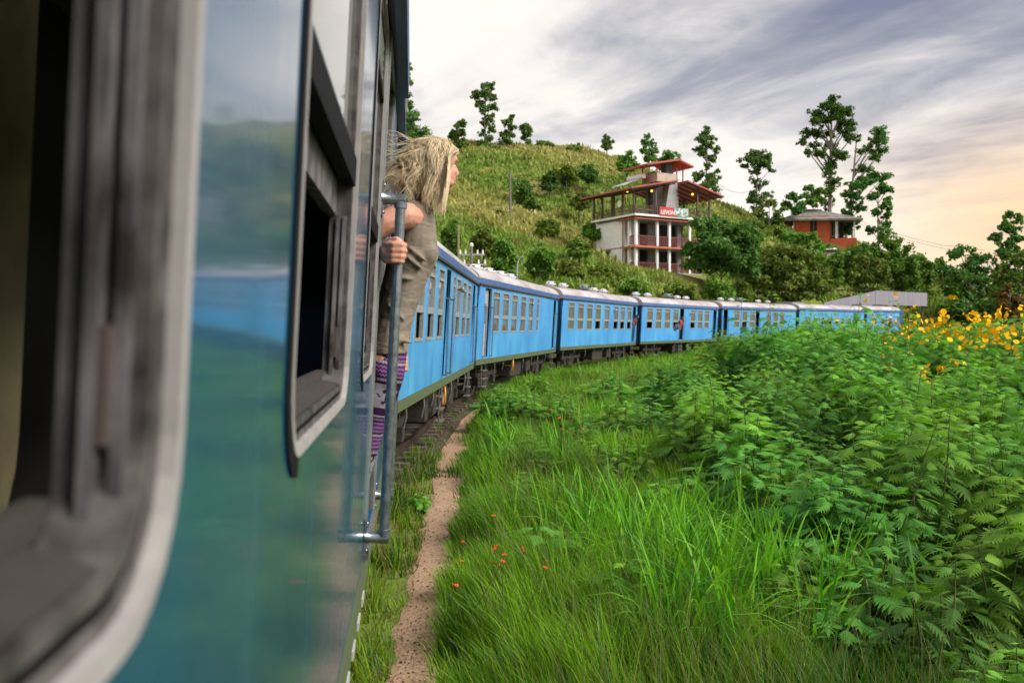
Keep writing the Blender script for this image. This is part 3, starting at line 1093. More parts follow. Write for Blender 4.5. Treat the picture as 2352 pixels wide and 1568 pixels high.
# ------------------------------------------------------------------ the near coach, seen along its side
def near_coach():
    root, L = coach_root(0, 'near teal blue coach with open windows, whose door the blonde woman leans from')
    off = 6.5 / math.cos(R(TH0))       # along-coach distance of the point beside the camera
    wins = [(off - .42, off + .565), (off + 1.11, off + 2.11), (off + 2.75, off + 3.48)]
    wins = [(wins[0][0] - 1.55 * k, wins[0][1] - 1.55 * k) for k in (3, 2, 1)] + wins
    door = (off + 3.62, off + 4.42)
    wins += [(off + 5.2 + 1.5 * k, off + 6.15 + 1.5 * k) for k in range(3)]
    holes = [rrect(a, b, SILL, WTOP + .05, .10) for a, b in wins]
    holes.append([(door[0], FLOOR), (door[1], FLOOR), (door[1], WTOP + .08), (door[0], WTOP + .08)])
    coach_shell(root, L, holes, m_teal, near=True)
    for a, b in wins:
        f = MB()
        # outer lip ring round the opening
        f.mi = 0
        o1, o2 = rrect(a - .008, b + .008, SILL - .008, WTOP + .058, .108), rrect(a + .006, b - .006, SILL + .006, WTOP + .044, .094)
        ring(f, o1, .001, o1, .005); ring(f, o1, .005, o2, .005); ring(f, o2, .005, o2, -.006)
        win = f.build('window', m_cream, root, fix=False)
        lip_sh = MB()
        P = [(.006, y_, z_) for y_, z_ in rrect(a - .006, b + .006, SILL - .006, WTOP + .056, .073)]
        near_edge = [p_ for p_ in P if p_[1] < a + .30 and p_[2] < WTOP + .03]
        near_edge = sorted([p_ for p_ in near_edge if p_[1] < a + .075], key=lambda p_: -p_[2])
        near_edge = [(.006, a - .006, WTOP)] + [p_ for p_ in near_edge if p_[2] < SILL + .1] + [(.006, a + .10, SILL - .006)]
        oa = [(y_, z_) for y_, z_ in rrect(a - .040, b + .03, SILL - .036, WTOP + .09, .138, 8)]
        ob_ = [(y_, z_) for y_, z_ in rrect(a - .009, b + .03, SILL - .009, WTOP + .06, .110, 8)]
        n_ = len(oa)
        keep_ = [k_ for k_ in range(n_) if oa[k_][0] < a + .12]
        # black strip painting the lip's shadow, left edge and lower left corner only
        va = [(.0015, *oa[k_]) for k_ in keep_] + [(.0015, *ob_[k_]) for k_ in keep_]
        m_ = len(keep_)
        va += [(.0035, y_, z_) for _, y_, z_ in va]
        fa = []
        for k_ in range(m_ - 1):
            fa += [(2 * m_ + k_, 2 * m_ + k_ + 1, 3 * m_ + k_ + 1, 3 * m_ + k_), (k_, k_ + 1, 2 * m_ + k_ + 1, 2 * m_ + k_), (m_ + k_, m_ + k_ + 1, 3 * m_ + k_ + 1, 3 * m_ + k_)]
        lip_sh.add(va, fa)
        lip_sh.build('lip_shadow', m_black, win)
        # cream metal reveal
        c = MB()
        o3 = rrect(a + .016, b - .016, SILL + .016, WTOP + .034, .086)
        o4 = rrect(a + .026, b - .026, SILL + .026, WTOP + .024, .078)
        o5 = rrect(a + .038, b - .038, SILL + .038, WTOP + .012, .068)
        gv = MB(); ring(gv, o3, -.008, o3, -.022); ring(gv, o3, -.022, o4, -.022); gv.build('groove', m_black, win, fix=False)
        ring(c, o2, -.006, o3, -.008); ring(c, o4, -.022, o4, -.006); ring(c, o4, -.006, o5, -.006); ring(c, o5, -.006, o5, -.052)
        c.build('reveal', m_reveal, win, fix=False)
        # upper glass, flush, with its black rail; louvre above it
        MB().box(-.022, -.016, a + .03, b - .03, GB + .03, GT).build('pane', m_glass, win)
        MB().box(-.030, .000, a + .02, b - .02, GB - .035, GB + .03).build('transom', m_black, win)
        MB().box(-.028, -.004, a + .02, b - .02, GT, GT + .03).build('transom', m_black, win)
        lv = MB()
        z = GT + .045
        while z < WTOP:
            lv.bar((-.022, a + .03, z), (-.022, b - .03, z), .008, .034, up=(.6, 0, 1)); z += .036
        lv.build('louvre', m_louvre, win)
        # raised sash standing behind
        s = MB()
        for y0, y1 in ((a + .035, a + .085), (b - .085, b - .035)):
            s.box(-.062, -.040, y0, y1, SASH, GT)
        s.box(-.064, -.038, a + .085, b - .085, SASH, SASH + .085)
        sash = s.build('sash', m_worn, win)
        MB().box(-.053, -.049, a + .085, b - .085, SASH + .085, GT).build('pane', m_glass, sash)
        # guide channels down each jamb
        for y0, sgn in ((a + .039, 1), (b - .039, -1)):
            for (x, w, d) in ((-.020, .008, .010), (-.034, .008, .020), (-.049, .010, .010)):
                y1 = y0 + sgn * d
                MB().box(x - w / 2, x + w / 2, min(y0, y1), max(y0, y1), SILL + .02, SASH).build('guide_channel', m_worn, win)
        # catch on the jamb
        k = MB()
        k.box(-.034, -.024, b - .058, b - .039, SILL + .10, SILL + .17)
        k.build('catch', m_post_b, win)
        # sill
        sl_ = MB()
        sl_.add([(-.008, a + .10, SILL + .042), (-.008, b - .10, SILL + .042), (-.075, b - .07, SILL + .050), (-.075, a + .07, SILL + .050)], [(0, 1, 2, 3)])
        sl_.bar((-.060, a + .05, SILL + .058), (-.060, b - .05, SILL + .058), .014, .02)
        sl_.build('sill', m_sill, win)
        # lining frame inside
    # door surround, rails and step
    d0, d1_ = door
    s = MB()
    s.box(-.055, .010, d0 - .035, d0, FLOOR, WTOP + .08); s.box(-.055, .010, d1_, d1_ + .035, FLOOR, WTOP + .08)
    s.box(-.055, .012, d0 - .035, d1_ + .035, WTOP + .08, WTOP + .115)
    s.build('door_frame', m_frame, root)
    MB().box(.03, .075, d0 - .5, d1_ + .05, EAVE - .09, EAVE + .03).build('drip_strip', m_navy, root)
    MB().box(.0008, .006, d1_ + .05, d1_ + .62, SOLE + .2, EAVE - .05).build('reflection_panel', m_navy, root)  # dark strip standing in for the reflection in the wall past the door
    for y in (d0 - .05, d1_ + .05):
        h = MB()
        h.tube([(.080, y, 1.31), (.080, y, 2.66)], .0205, 16)
        hb = h.build('handrail', m_chrome, root, smooth=True)
        for z, sg in ((2.675, 1), (1.295, -1)):
            b = MB()
            b.loft([[(x, y + .030 * w * math.cos(t), z + .028 * w * math.sin(t)) for t in [2 * math.pi * k / 10 for k in range(10)]]
                    for x, w in ((.004, 1.1), (.02, .85), (.07, .85), (.095, .9), (.102, .6))])
            b.cyl((.080, y, z - sg * .035), (.080, y, z - sg * .01), .027, n=14)
            b.box(.001, .010, y - .025, y + .025, z - .07, z + .07)
            for zz in (z - .055, z + .055):
                b.ell((.010, y, zz), .009, 8, 5)
            b.build('bracket', m_chrome, hb, smooth=True)
    st = MB()
    st.box(-.30, .02, d0, d1_, FLOOR - .045, FLOOR - .005)
    st.build('door_sill', m_steel, root)
    steps(root, (d0 + d1_) / 2, m_under, .14)
    # rivet strip and step iron low on the side
    for k in range(9):
        MB().box(.007, .014, off + 1.2 + k * .28, off + 1.32 + k * .28, SOLE + .02, SOLE + .05).build('step_iron', m_white, root)
    bits(root, L)
    gangway(root, L)
    # seat by the nearest window
    e = rrect(off + .62, off + 1.49, CAM_Z - .42, CAM_Z + 1.0, .22)
    sb = panel('seat_back', e, [], .10, -.48)
    obj('seat_back', sb, m_seat, root)
    return root, off, door
NEAR, OFF, DOOR = near_coach()
# ------------------------------------------------------------------ the white three-storey guest house
m_plaster = M('white_plaster', (0.86, 0.85, 0.87), .7, var=.14, vscale=2.5, bump=.15)
m_redroof = M('red_roof_sheet', (0.42, 0.085, 0.055), .55, var=.35, vscale=1.5, col2=(0.30, 0.06, 0.05))
m_redtrim = M('red_oxide_trim', (0.46, 0.12, 0.06), .55, var=.3, vscale=2)
m_brownrail = M('brown_red_railing', (0.20, 0.055, 0.045), .6, var=.3)
m_dark = M('dark_room', (0.045, 0.032, 0.03), .85, var=.4, vscale=.8)
m_conc = M('grey_concrete', (0.36, 0.36, 0.37), .85, var=.35, vscale=2, bump=.3)
m_post = M('brown_post', (0.10, 0.055, 0.045), .6)
m_beige = M('beige_render', (0.50, 0.42, 0.33), .8, var=.25, vscale=1.2, bump=.3)
m_bulb = M('lamp_bulb', (1.0, .6, .15), .4, emit=(1.0, .42, .05, 2.2))
m_solar = M('solar_panel', (0.55, 0.60, 0.72), .25, var=.2)
m_lattice = M('lattice_wood', (0.28, 0.17, 0.12), .6)

def house_frame(px, Y, front_deg, zbase):
    X = (px - 1176) / F * Y
    # local +x runs along the front away to the right, local +y runs back along the left side
    return empty('guest_house', (X, Y, zbase), (0, 0, R(90 - front_deg)))

def guest_house():
    base = 7.42
    H = empty('guest_house', ((1460 - 1176) / F * 82, 82, base), (0, 0, R(30)))
    tag(H, 'white three-storey guest house with red-edged roofs on the hillside above the train', 'house')
    W, D = 8.3, 6.4
    f1, f2 = 2.62, 5.30        # top of first and second slab above the base
    # solid white rear-left block
    w = panel('wall', [(2.0, 0), (D, 0), (D, f2 - .30), (2.0, f2 - .30)], [[(4.2, 1.0), (4.75, 1.0), (4.75, 2.15), (4.2, 2.15)]], .2, .2)
    wall = obj('wall', w, m_plaster, H)
    MB().box(.02, .14, 4.24, 4.71, 1.04, 2.11).build('window', m_dark, H)
    MB().box(-.35, .02, 3.9, 5.1, 2.20, 2.32).build('window_canopy', m_redtrim, H)
    MB().box(.22, W, D - .2, D, 0, f2 - .3).build('wall', m_plaster, H)
    MB().box(.22, 2.0, 2.0, 2.18, 0, f2 - .3).build('wall', m_plaster, H)
    MB().box(2.02, W, 2.9, 3.05, 0, f2 - .35).build('back_wall', m_dark, H)
    for a, b in ((3.5, 4.35), (7.2, 7.7)):
        MB().box(a, b, 2.55, 2.88, .0, f2 - .32).build('pier', m_conc, H)
    MB().box(0.02, W, .05, D - .21, -.25, .0).build('floor_slab', m_conc, H)
    # slabs with red nosing and white top band
    for z, nm in ((f1, 'balcony_slab'), (f2, 'terrace_slab')):
        o = .35
        MB().box(-.02, W + .1, -.02, D - .25, z - .30, z - .17).build(nm, m_conc, H)
        t = MB()
        x0, x1, y0, y1 = -o, W + .4, -o, (1.95 if z == f1 else D * .42)
        # sloping red fascia on the two seen sides
        t.add([(x0, y0, z - .30), (x1, y0, z - .30), (x1, 0.2, z - .10), (x0 + o, .2, z - .10), (x0, y0, z - .36), (x1, y0, z - .36)], [(0, 1, 2, 3), (4, 5, 1, 0)])
        t.add([(x0, y0, z - .30), (x0, y1, z - .30), (.2, y1, z - .10), (x0 + o, .2, z - .10), (x0, y0, z - .36), (x0, y1, z - .36)], [(1, 0, 3, 2), (5, 4, 0, 1)])
        t.add([(x0, y0, z - .36), (x1, y0, z - .36), (x1, .3, z - .33), (x0, .3, z - .33)], [(0, 1, 2, 3)])
        t.build('eave', m_redtrim, H, fix=False)
    MB().box(-.42, W + .5, -.42, D + .3, f2 - .08, f2 + .10).build('terrace_edge', m_plaster, H)
    # columns and corner pilasters
    for (x, y) in ((0.02, .05), (0.02, 1.05), (0.02, 1.85), (2.55, .05), (4.05, .05), (6.6, .05)):
        MB().box(x, x + .24, y, y + .24, 0, f1 - .31).box(x, x + .24, y, y + .24, f1 - .1, f2 - .38).build('column', m_plaster, H)
    # lattice screens between the pilasters on the left side
    for z0, z1 in ((.1, f1 - .45), (f1 + .0, f2 - .5)):
        lt = MB()
        for k in range(4):
            lt.box(.10, .14, 1.36 + k * .14, 1.39 + k * .14, z0, z1)
        n = 8
        for k in range(n + 1):
            zz = z0 + (z1 - z0) * k / n
            lt.box(.09, .15, 1.30, 1.84, zz - .02, zz + .02)
        lt.build('lattice', m_lattice, H)
    # balcony railings
    for z in (0, f1 - .1):
        for axis_, lo, hi in (('x', .3, 2.5), ('x', 2.85, 4.0), ('x', 4.35, 6.55), ('x', 6.9, W), ('y', .32, 1.0)):
            r = MB()
            n = max(2, int((hi - lo) / .13))
            for k in range(n + 1):
                p = lo + (hi - lo) * k / n
                if axis_ == 'x': r.box(p - .025, p + .025, .12, .17, z + .05, z + .85)
                else: r.box(.10, .15, p - .025, p + .025, z + .05, z + .85)
            if axis_ == 'x': r.box(lo, hi, .10, .19, z + .85, z + .93)
            else: r.box(.08, .17, lo, hi, z + .85, z + .93)
            r.build('railing', m_brownrail, H)
    # terrace railing of thin dark bars
    for axis_, lo, hi in (('x', -.3, 2.4), ('x', 6.0, W + .3), ('y', -.3, D + .2)):
        r = MB()
        n = int((hi - lo) / .16)
        for k in range(n + 1):
            p = lo + (hi - lo) * k / n
            if axis_ == 'x': r.box(p - .02, p + .02, -.34, -.30, f2 + .1, f2 + .85)
            else: r.box(-.36, -.32, p - .02, p + .02, f2 + .1, f2 + .85)
        for zz in (.5, .9):
            if axis_ == 'x': r.box(lo, hi, -.36, -.28, f2 + zz - .03, f2 + zz)
            else: r.box(-.38, -.30, lo, hi, f2 + zz - .03, f2 + zz)
        r.build('terrace_railing', m_post, H)
    # main gable roof over the terrace: ridge runs back, open gap for the stair tower
    ez, rz_ = 7.72, 8.95
    ra, lx, rx, y0, y1 = 5.15, -1.2, 10.3, -.9, D + 1.2
    def slab(mb, P, th=.14):
        P = [Vector(p) for p in P]
        dn = Vector((0, 0, -th))
        mb.add(P + [p + dn for p in P], [(0, 1, 2, 3), (7, 6, 5, 4), (0, 4, 5, 1), (1, 5, 6, 2), (2, 6, 7, 3), (3, 7, 4, 0)])
    l = MB(); slab(l, [(lx, y0, ez), (ra - .75, y0, rz_ - .1), (ra - .75, y1, rz_ - .1), (lx, y1, ez)]); l.build('roof_slope', m_redroof, H)
    r = MB(); slab(r, [(ra + .45, y0, rz_ - .05), (rx, y0, ez), (rx, y1, ez), (ra + .45, y1, rz_ - .05)]); r.build('roof_slope', m_redroof, H)
    # rafters and ceiling boards under the slopes
    rf = MB()
    for k in range(9):
        y = y0 + .25 + (y1 - y0 - .5) * k / 8
        rf.bar((lx + .1, y, ez - .22), (ra - .8, y, rz_ - .30), .08, .12)
        rf.bar((ra + .5, y, rz_ - .25), (rx - .1, y, ez - .22), .08, .12)
    for k in range(6):
        x = lx + .5 + k * .95
        rf.bar((x, y0 + .1, ez - .16 + (x - lx) * (rz_ - ez) / (ra - lx) - .12), (x, y1 - .1, ez - .16 + (x - lx) * (rz_ - ez) / (ra - lx) - .12), .06, .08)
    rf.build('rafters', m_post, H)
    def roof_z(x):
        return ez + (x - lx) * (rz_ - .1 - ez) / (ra - .75 - lx) if x < ra - .5 else rz_ - .05 - (x - ra - .45) * (rz_ - ez) / (rx - ra - .45)
    for (x, y) in ((-.25, 0), (-.25, 1.7), (-.25, 3.4), (-.25, 5.0), (-.25, D), (2.2, -.2), (2.2, 3.0), (2.2, D), (4.0, 3.0), (7.4, -.2), (9.0, -.2), (7.4, 3.4), (9.0, 3.6)):
        MB().box(x - .08, x + .08, y - .08, y + .08, f2 + .1, roof_z(x) - .15).build('post', m_post, H)
    # stair tower through the gap, tapering pier in front of it
    MB().box(4.2, 5.4, 2.6, 3.8, f2 + .1, 10.15).build('tower', m_conc, H)
    MB().loft([[(3.7, .3, f2 + .1), (5.5, .3, f2 + .1), (5.5, .9, f2 + .1), (3.7, .9, f2 + .1)], [(4.35, .3, rz_ - .2), (5.3, .3, rz_ - .2), (5.3, .9, rz_ - .2), (4.35, .9, rz_ - .2)]]).build('pier', m_conc, H)
    z_ = MB()
    for k in range(6):
        z_.bar((5.0 + .05 * k, .24, f2 + .6 + k * .38), (5.45 - .02 * k, .24, f2 + .85 + k * .38), .05, .05)
    z_.build('stair_irons', m_post, H)
    # upper open room and little roof
    MB().box(3.3, 5.9, 1.0, 1.12, 8.9, 9.75).build('parapet', m_beige, H)
    MB().box(3.3, 3.42, 1.12, 3.2, 8.9, 9.75).build('parapet', m_beige, H)
    for (x, y) in ((3.3, 1.0), (5.8, 1.0), (6.6, 1.0), (3.3, 3.2)):
        MB().box(x, x + .1, y, y + .1, 9.0, 10.9).build('post', m_redtrim, H)
    MB().box(5.0, 5.9, 1.6, 2.4, 9.3, 11.0).build('water_tank', m_tank, H)
    lr = MB(); slab(lr, [(1.6, .3, 10.35), (5.6, .3, 11.15), (5.6, 4.2, 11.15), (1.6, 4.2, 10.35)], .16); lr.build('upper_roof', m_redroof, H)
    rr = MB(); slab(rr, [(5.61, .3, 11.13), (7.4, .3, 10.6), (7.4, 4.2, 10.6), (5.61, 4.2, 11.13)], .16); rr.build('upper_roof', m_redroof, H)
    # solar heater on the left slope
    s = MB(); slab(s, [(.2, 2.2, ez + .75), (2.3, 2.2, ez + 1.55), (2.3, 4.0, ez + 1.55), (.2, 4.0, ez + .75)], .08)
    so = s.build('solar_panel', m_solar, H)
    MB().cyl((2.45, 1.9, ez + 1.75), (2.45, 4.3, ez + 1.75), .26, n=14).build('water_cylinder', m_plaster, so, smooth=True)
    # lamps glowing under the roof
    for (x, y) in ((-.1, 1.2), (1.8, -.1), (6.6, -.4)):
        MB().ell((x, y, ez - .05), .11, 10, 7).build('lamp', m_bulb, H, smooth=True)
    # dish on the terrace edge, tables behind the railing
    MB().loft([[(-.45 + .02 * q_, 2.0 + .34 * math.cos(t) * rr_, f2 + 1.25 + .34 * math.sin(t) * rr_) for t in [2 * math.pi * k / 12 for k in range(12)]] for rr_, q_ in ((1, 0), (.6, 5), (.1, 8))]).build('dish', m_plaster, H)
    for x in (1.0, 2.0, 3.0):
        MB().box(x, x + .7, 1.0, 1.7, f2 + .75, f2 + .82).box(x + .3, x + .4, 1.3, 1.4, f2 + .1, f2 + .75).build('table', m_lattice, H)
    # drain pipe
    MB().tube([(-.03, 1.98, 0), (-.03, 1.98, f2 - .4)], .05, 8).build('drain_pipe', m_brownrail, H)
    # plinth corner
    MB().box(-.1, .9, -.2, .5, -.32, -.02).build('plinth', m_plaster, H)
    return H, f2
GH, GH_F2 = guest_house()

def banner():
    b = empty('banner', GH.matrix_basis @ Vector((2.45, -.47, GH_F2 + .08)), GH.rotation_euler)
    tag(b, 'red LEVON banner with a coloured picture on the guest house terrace railing', 'banner')
    m_red = M('banner_red', (0.52, 0.03, 0.035), .6, var=.15)
    m, t, bs = principled('banner_picture')
    tc = t.n('ShaderNodeTexCoord')
    vo = t.n('ShaderNodeTexVoronoi', i_Scale=4.5); t.l(tc.outputs['Object'], vo.inputs[0])
    nz = t.n('ShaderNodeTexNoise', i_Scale=3.0); t.l(tc.outputs['Object'], nz.inputs[0])
    c = t.mix(t.ramp(nz.outputs[0], [(.4, 0.), (.6, 1.)]), (0.12, 0.30, 0.10), (0.55, 0.62, 0.70))
    c = t.mix(.45, c, vo.outputs['Color'], 'OVERLAY')
    t.l(c, bs.inputs['Base Color'])
    bs.inputs['Roughness'].default_value = .6
    MB().box(0, 2.05, -.03, 0, 0, .82).build('cloth', m_red, b)
    MB().add([(2.05, -.034, 0), (3.55, -.034, 0), (3.55, -.034, .82), (1.75, -.034, .82)], [(0, 1, 2, 3)]).box(2.06, 3.55, -.03, 0, 0, .82).build('picture', m, b)
    cu = bpy.data.curves.new('lettering', 'FONT')
    cu.body = 'LEVON'
    cu.size = .78
    cu.extrude = .006
    cu.offset = .012
    cu.shear = .12
    tmp = bpy.data.objects.new('lettering', cu)
    me = bpy.data.meshes.new_from_object(tmp)
    bpy.data.objects.remove(tmp)
    me.materials.clear()
    lo = obj('lettering', me, M('lettering_white', (.85, .85, .85), .5), b)
    xs = [v.co.x for v in me.vertices]
    sc = 1.72 / (max(xs) - min(xs))
    lo.scale = (sc, sc, 1)
    lo.rotation_euler = (R(90), 0, 0)
    lo.location = (.10, -.045, .14)
banner()

# ------------------------------------------------------------------ things on the slope by the guest house
def slope_bits():
    # sloping retaining wall on the left, concrete flight and earth terrace in front
    c = GH.matrix_basis
    w = MB()
    a, b = Vector((-.05, 6.3, 0)), Vector((-2.6, 9.0, 0))
    P = [(.25, 6.1, -1.2), (.25, 6.1, 2.5), (-1.6, 8.4, 1.6), (-3.6, 10.6, -.6), (-3.6, 10.6, -1.6)]
    o = Vector((.25, .2, 0))
    n = len(P)
    w.add([Vector(p) for p in P] + [Vector(p) + o for p in P], [tuple(range(n)), tuple(range(2 * n - 1, n - 1, -1))] + [(k, (k + 1) % n, n + (k + 1) % n, n + k) for k in range(n)])
    ob = w.build('retaining_wall', m_beige); ob.matrix_basis = c.copy()
    tag(ob, 'beige sloping retaining wall running down from the guest house rear corner', 'wall')
    f = MB()
    for k in range(7):
        f.box(2.4 + k * .10, 3.9 + k * .12, -.9 - k * .42, -.9 - (k - 1) * .42, -2.6, -.15 - k * .26)
    ob = f.build('flight_of_steps', m_beige); ob.matrix_basis = c.copy()
    tag(ob, 'pale concrete steps going down from the front of the guest house', 'steps')
slope_bits()

# ------------------------------------------------------------------ orange bungalow
def bungalow():
    Y = 122.0
    p = at(1862, 556, Y)
    H = empty('bungalow', (p.x, Y, p.z), (0, 0, R(-14)))
    tag(H, 'small orange bungalow with a low grey roof under the tallest tree', 'house')
    m_or = M('orange_plaster', (0.55, 0.105, 0.035), .8, var=.25, vscale=1.0, bump=.2)
    m_gr = M('grey_tile_roof', (0.24, 0.235, 0.21), .8, var=.5, vscale=2.2, col2=(0.12, 0.10, 0.085), bump=.4)
    s = .0610
    front = obj('wall', panel('wall', [(-2.4, -1.5), (2.4, -1.5), (2.4, 3.6), (-2.4, 3.6)], [[(-.15, 1.4), (.75, 1.4), (.75, 2.9), (-.15, 2.9)]], .2), m_or, H)
    front.rotation_euler = (0, 0, R(-90))
    front.location = (0, 0, 0)
    # windows in the front wall
    f = MB()
    f.box(-.2, -.12, -.15, -.02, 1.35, 2.95)
    win = MB().box(-.15, .75, .10, .14, 1.4, 2.9).build('window', m_dark, H)
    MB().box(-.2, .80, .0, .05, 2.9, 2.98).box(.27, .33, .02, .09, 1.4, 2.9).build('frame', m_lattice, win)
    MB().box(-3.7, -2.41, 1.6, 1.8, -1.0, 3.4).build('wall', m_or, H)          # set-back left wing
    MB().box(-3.7, -3.5, 1.81, 5, -1.0, 3.4).build('wall', m_or, H)
    MB().box(2.41, 2.6, .2, 5, -1.5, 3.5).build('wall', m_or, H)
    MB().box(2.62, 4.6, 2.4, 2.6, -1.0, 3.2).build('porch_back', m_dark, H)
    pw = MB().box(2.9, 3.9, 2.32, 2.38, .9, 2.9).build('window', m_plaster, H)
    for k in range(3):
        MB().box(2.97 + k * .32, 3.22 + k * .32, 2.29, 2.31, 1.0, 2.8).build('pane', m_dark, pw)
    MB().box(3.2, 3.55, .27, .62, -1.5, 3.3).build('column', m_plaster, H)
    MB().box(2.62, 6.0, .1, .25, -1.6, .45).build('porch_wall', m_or, H)
    MB().box(5.8, 6.0, .26, 3.0, -1.6, .45).build('porch_wall', m_or, H)
    MB().box(5.6, 5.8, .3, .55, .45, 3.0).build('column', m_plaster, H)
    # low hipped roof
    e = [(-4.3, -.8, 3.2), (6.7, -.8, 3.0), (6.7, 5.8, 3.0), (-4.3, 5.8, 3.2)]
    rg = [(-.9, 2.4, 4.75), (1.6, 2.4, 4.65)]
    r = MB()
    vs = e + rg + [(x, y, z - .22) for x, y, z in e]
    r.add(vs, [(0, 1, 5, 4), (1, 2, 5), (2, 3, 4, 5), (3, 0, 4), (6, 7, 1, 0), (7, 8, 2, 1), (8, 9, 3, 2), (9, 6, 0, 3), (9, 8, 7, 6)])
    roof = r.build('roof', m_gr, H)
    MB().bar((-.9, 2.4, 4.82), (1.6, 2.4, 4.72), .3, .16).build('ridge', m_conc, roof)
bungalow()

def low_shed():
    # pale sheet roof in the trees below the bungalow
    Y = 112
    p = at(1865, 572, Y)
    o = empty('low_shed', (p.x, Y, p.z - 2.4)); tag(o, 'low shed with whitish sheet roof in trees below the bungalow', 'shed')
    MB().add([(-3, -.5, 2.2), (3, -.5, 2.4), (3, 2, 2.9), (-3, 2, 2.8), (-3, -.5, 2.1), (3, -.5, 2.3), (3, 2, 2.8), (-3, 2, 2.7)],
             [(0, 1, 2, 3), (7, 6, 5, 4), (0, 4, 5, 1), (1, 5, 6, 2), (2, 6, 7, 3), (3, 7, 4, 0)]).build('roof', m_plaster, o)
    MB().box(-2.8, 2.8, -.2, 1.8, -.5, 2.1).build('wall', m_beige, o)
low_shed()

# ------------------------------------------------------------------ station platform canopy
def canopy():
    Y = 103.0
    A, B, C = at(1893, 694, 93), at(2011, 668, 97.5), at(2128, 672, 104)
    o = empty('platform_canopy', (B.x, B.y, 0)); tag(o, 'grey-lilac sheet-metal platform canopy beyond the front of the train', 'canopy')
    m_sheet = M('lilac_sheet', (0.25, 0.24, 0.29), .6, var=.2, vscale=1, stretch=(6, 6, .3))
    inv = Vector((B.x, B.y, 0))
    def q4(P): return [Vector(p) - inv for p in P]
    a = Vector((A.x, A.y, 0)); b = Vector((B.x, B.y, 0)); c = Vector((C.x, C.y, 0))
    bz, lo = B.z, B.z - 1.55
    # sloping end and long fascia, sheet by sheet
    n = 9
    for k in range(n):
        p, qq = b.lerp(c, k / n), b.lerp(c, (k + .985) / n)
        MB().add(q4([(p.x, p.y, lo), (qq.x, qq.y, lo), (qq.x, qq.y, bz), (p.x, p.y, bz), (p.x + .1, p.y + .1, lo), (qq.x + .1, qq.y + .1, lo), (qq.x + .1, qq.y + .1, bz), (p.x + .1, p.y + .1, bz)]),
                 [(0, 1, 2, 3), (7, 6, 5, 4), (0, 4, 5, 1), (3, 2, 6, 7), (0, 3, 7, 4), (1, 5, 6, 2)]).build('fascia_sheet', m_sheet, o)
    MB().add(q4([(a.x, a.y, lo - .35), (b.x - .05, b.y - .05, lo), (b.x - .05, b.y - .05, bz), (a.x, a.y, lo + .12), (a.x + .1, a.y + .15, lo - .35), (b.x, b.y + .15, lo), (b.x, b.y + .15, bz), (a.x + .1, a.y + .15, lo + .12)]),
             [(0, 1, 2, 3), (7, 6, 5, 4), (0, 4, 5, 1), (3, 2, 6, 7), (0, 3, 7, 4), (1, 5, 6, 2)]).build('end_sheet', m_sheet, o)
    d = Vector((-.7, 1, 0)) * 5
    MB().add(q4([(b.x, b.y, bz + .06), (c.x, c.y, bz + .06), (c.x + d.x, c.y + d.y, bz + .4), (b.x + d.x, b.y + d.y, bz + .4), (b.x, b.y, bz + .0), (c.x, c.y, bz + .0), (c.x + d.x, c.y + d.y, bz + .3), (b.x + d.x, b.y + d.y, bz + .3)]),
             [(0, 1, 2, 3), (7, 6, 5, 4), (0, 4, 5, 1), (1, 5, 6, 2), (2, 6, 7, 3), (3, 7, 4, 0)]).build('roof', M('canopy_roof', (0.14, 0.13, 0.14), .7, var=.3), o)
    for k in range(4):
        p = b.lerp(c, .08 + .28 * k) + Vector((.3, .8, 0))
        MB().box(p.x - inv.x - .1, p.x - inv.x + .1, p.y - inv.y - .1, p.y - inv.y + .1, gz(p.x, p.y) - .3, bz).build('post', m_post, o)
canopy()

# ------------------------------------------------------------------ poles and wires
m_pole = M('weathered_pole', (0.20, 0.17, 0.16), .8, var=.3, vscale=3)
m_greenpole = M('mossy_pole', (0.22, 0.27, 0.12), .8, var=.4, vscale=2, col2=(0.25, 0.14, 0.08))
m_porc = M('porcelain', (0.75, 0.73, 0.66), .3)
m_wire = M('wire', (0.05, 0.05, 0.05), .6)
def pole_at(name, label, px, ytop, Y, r, mat, cat='pole'):
    t = at(px, ytop, Y)
    g = gz(t.x, Y)
    e = empty(name, (t.x, Y, g - .3)); tag(e, label, cat)
    MB().tube([(0, 0, 0), (0, 0, t.z - g + .3)], [r, r * .75], 10).build('shaft', mat, e, smooth=True)
    return e, t.z - g + .3
pole_at('utility_pole', 'tall thin weathered pole standing on the open hillside', 1172, 392, 92, .13, m_pole)
pole_at('utility_pole', 'greenish mossy pole behind the train beside the woman shoulder', 1053, 518, 46, .075, m_greenpole)
def telegraph():
    e, h = pole_at('telegraph_pole', 'short dark telegraph pole with cross arms and white insulators', 1083, 566, 36, .075, m_pole)
    for z, w in ((h - .35, .55), (h - .75, .65)):
        a = MB().bar((-w, 0, z), (w, 0, z), .07, .07).build('cross_arm', m_conc, e)
        for s in (-.85, -.45, .45, .85):
            MB().cyl((w * s, 0, z + .03), (w * s, 0, z + .20), .045, .03, n=10).build('insulator', m_porc, a, smooth=True)
    MB().ell((0, 0, h + .05), (.08, .08, .1), 10, 7).build('insulator', m_porc, e, smooth=True)
telegraph()
def arch_pole():
    b = at(1187, 640, 44)
    g = gz(b.x, 44)
    e = empty('bent_pipe', (b.x, 44, g - .2)); tag(e, 'grey bent pipe curving over to the right behind the roof vents', 'pipe')
    h = at(1195, 590, 44).z - g + .2
    P = [(0, 0, 0), (.02, 0, h - .5)] + [(.30 - .28 * math.cos(R(a)), 0, h - .5 + .5 * math.sin(R(a))) for a in range(15, 111, 12)]
    MB().tube(P, .035, 8).build('pipe', m_conc, e, smooth=True)
arch_pole()
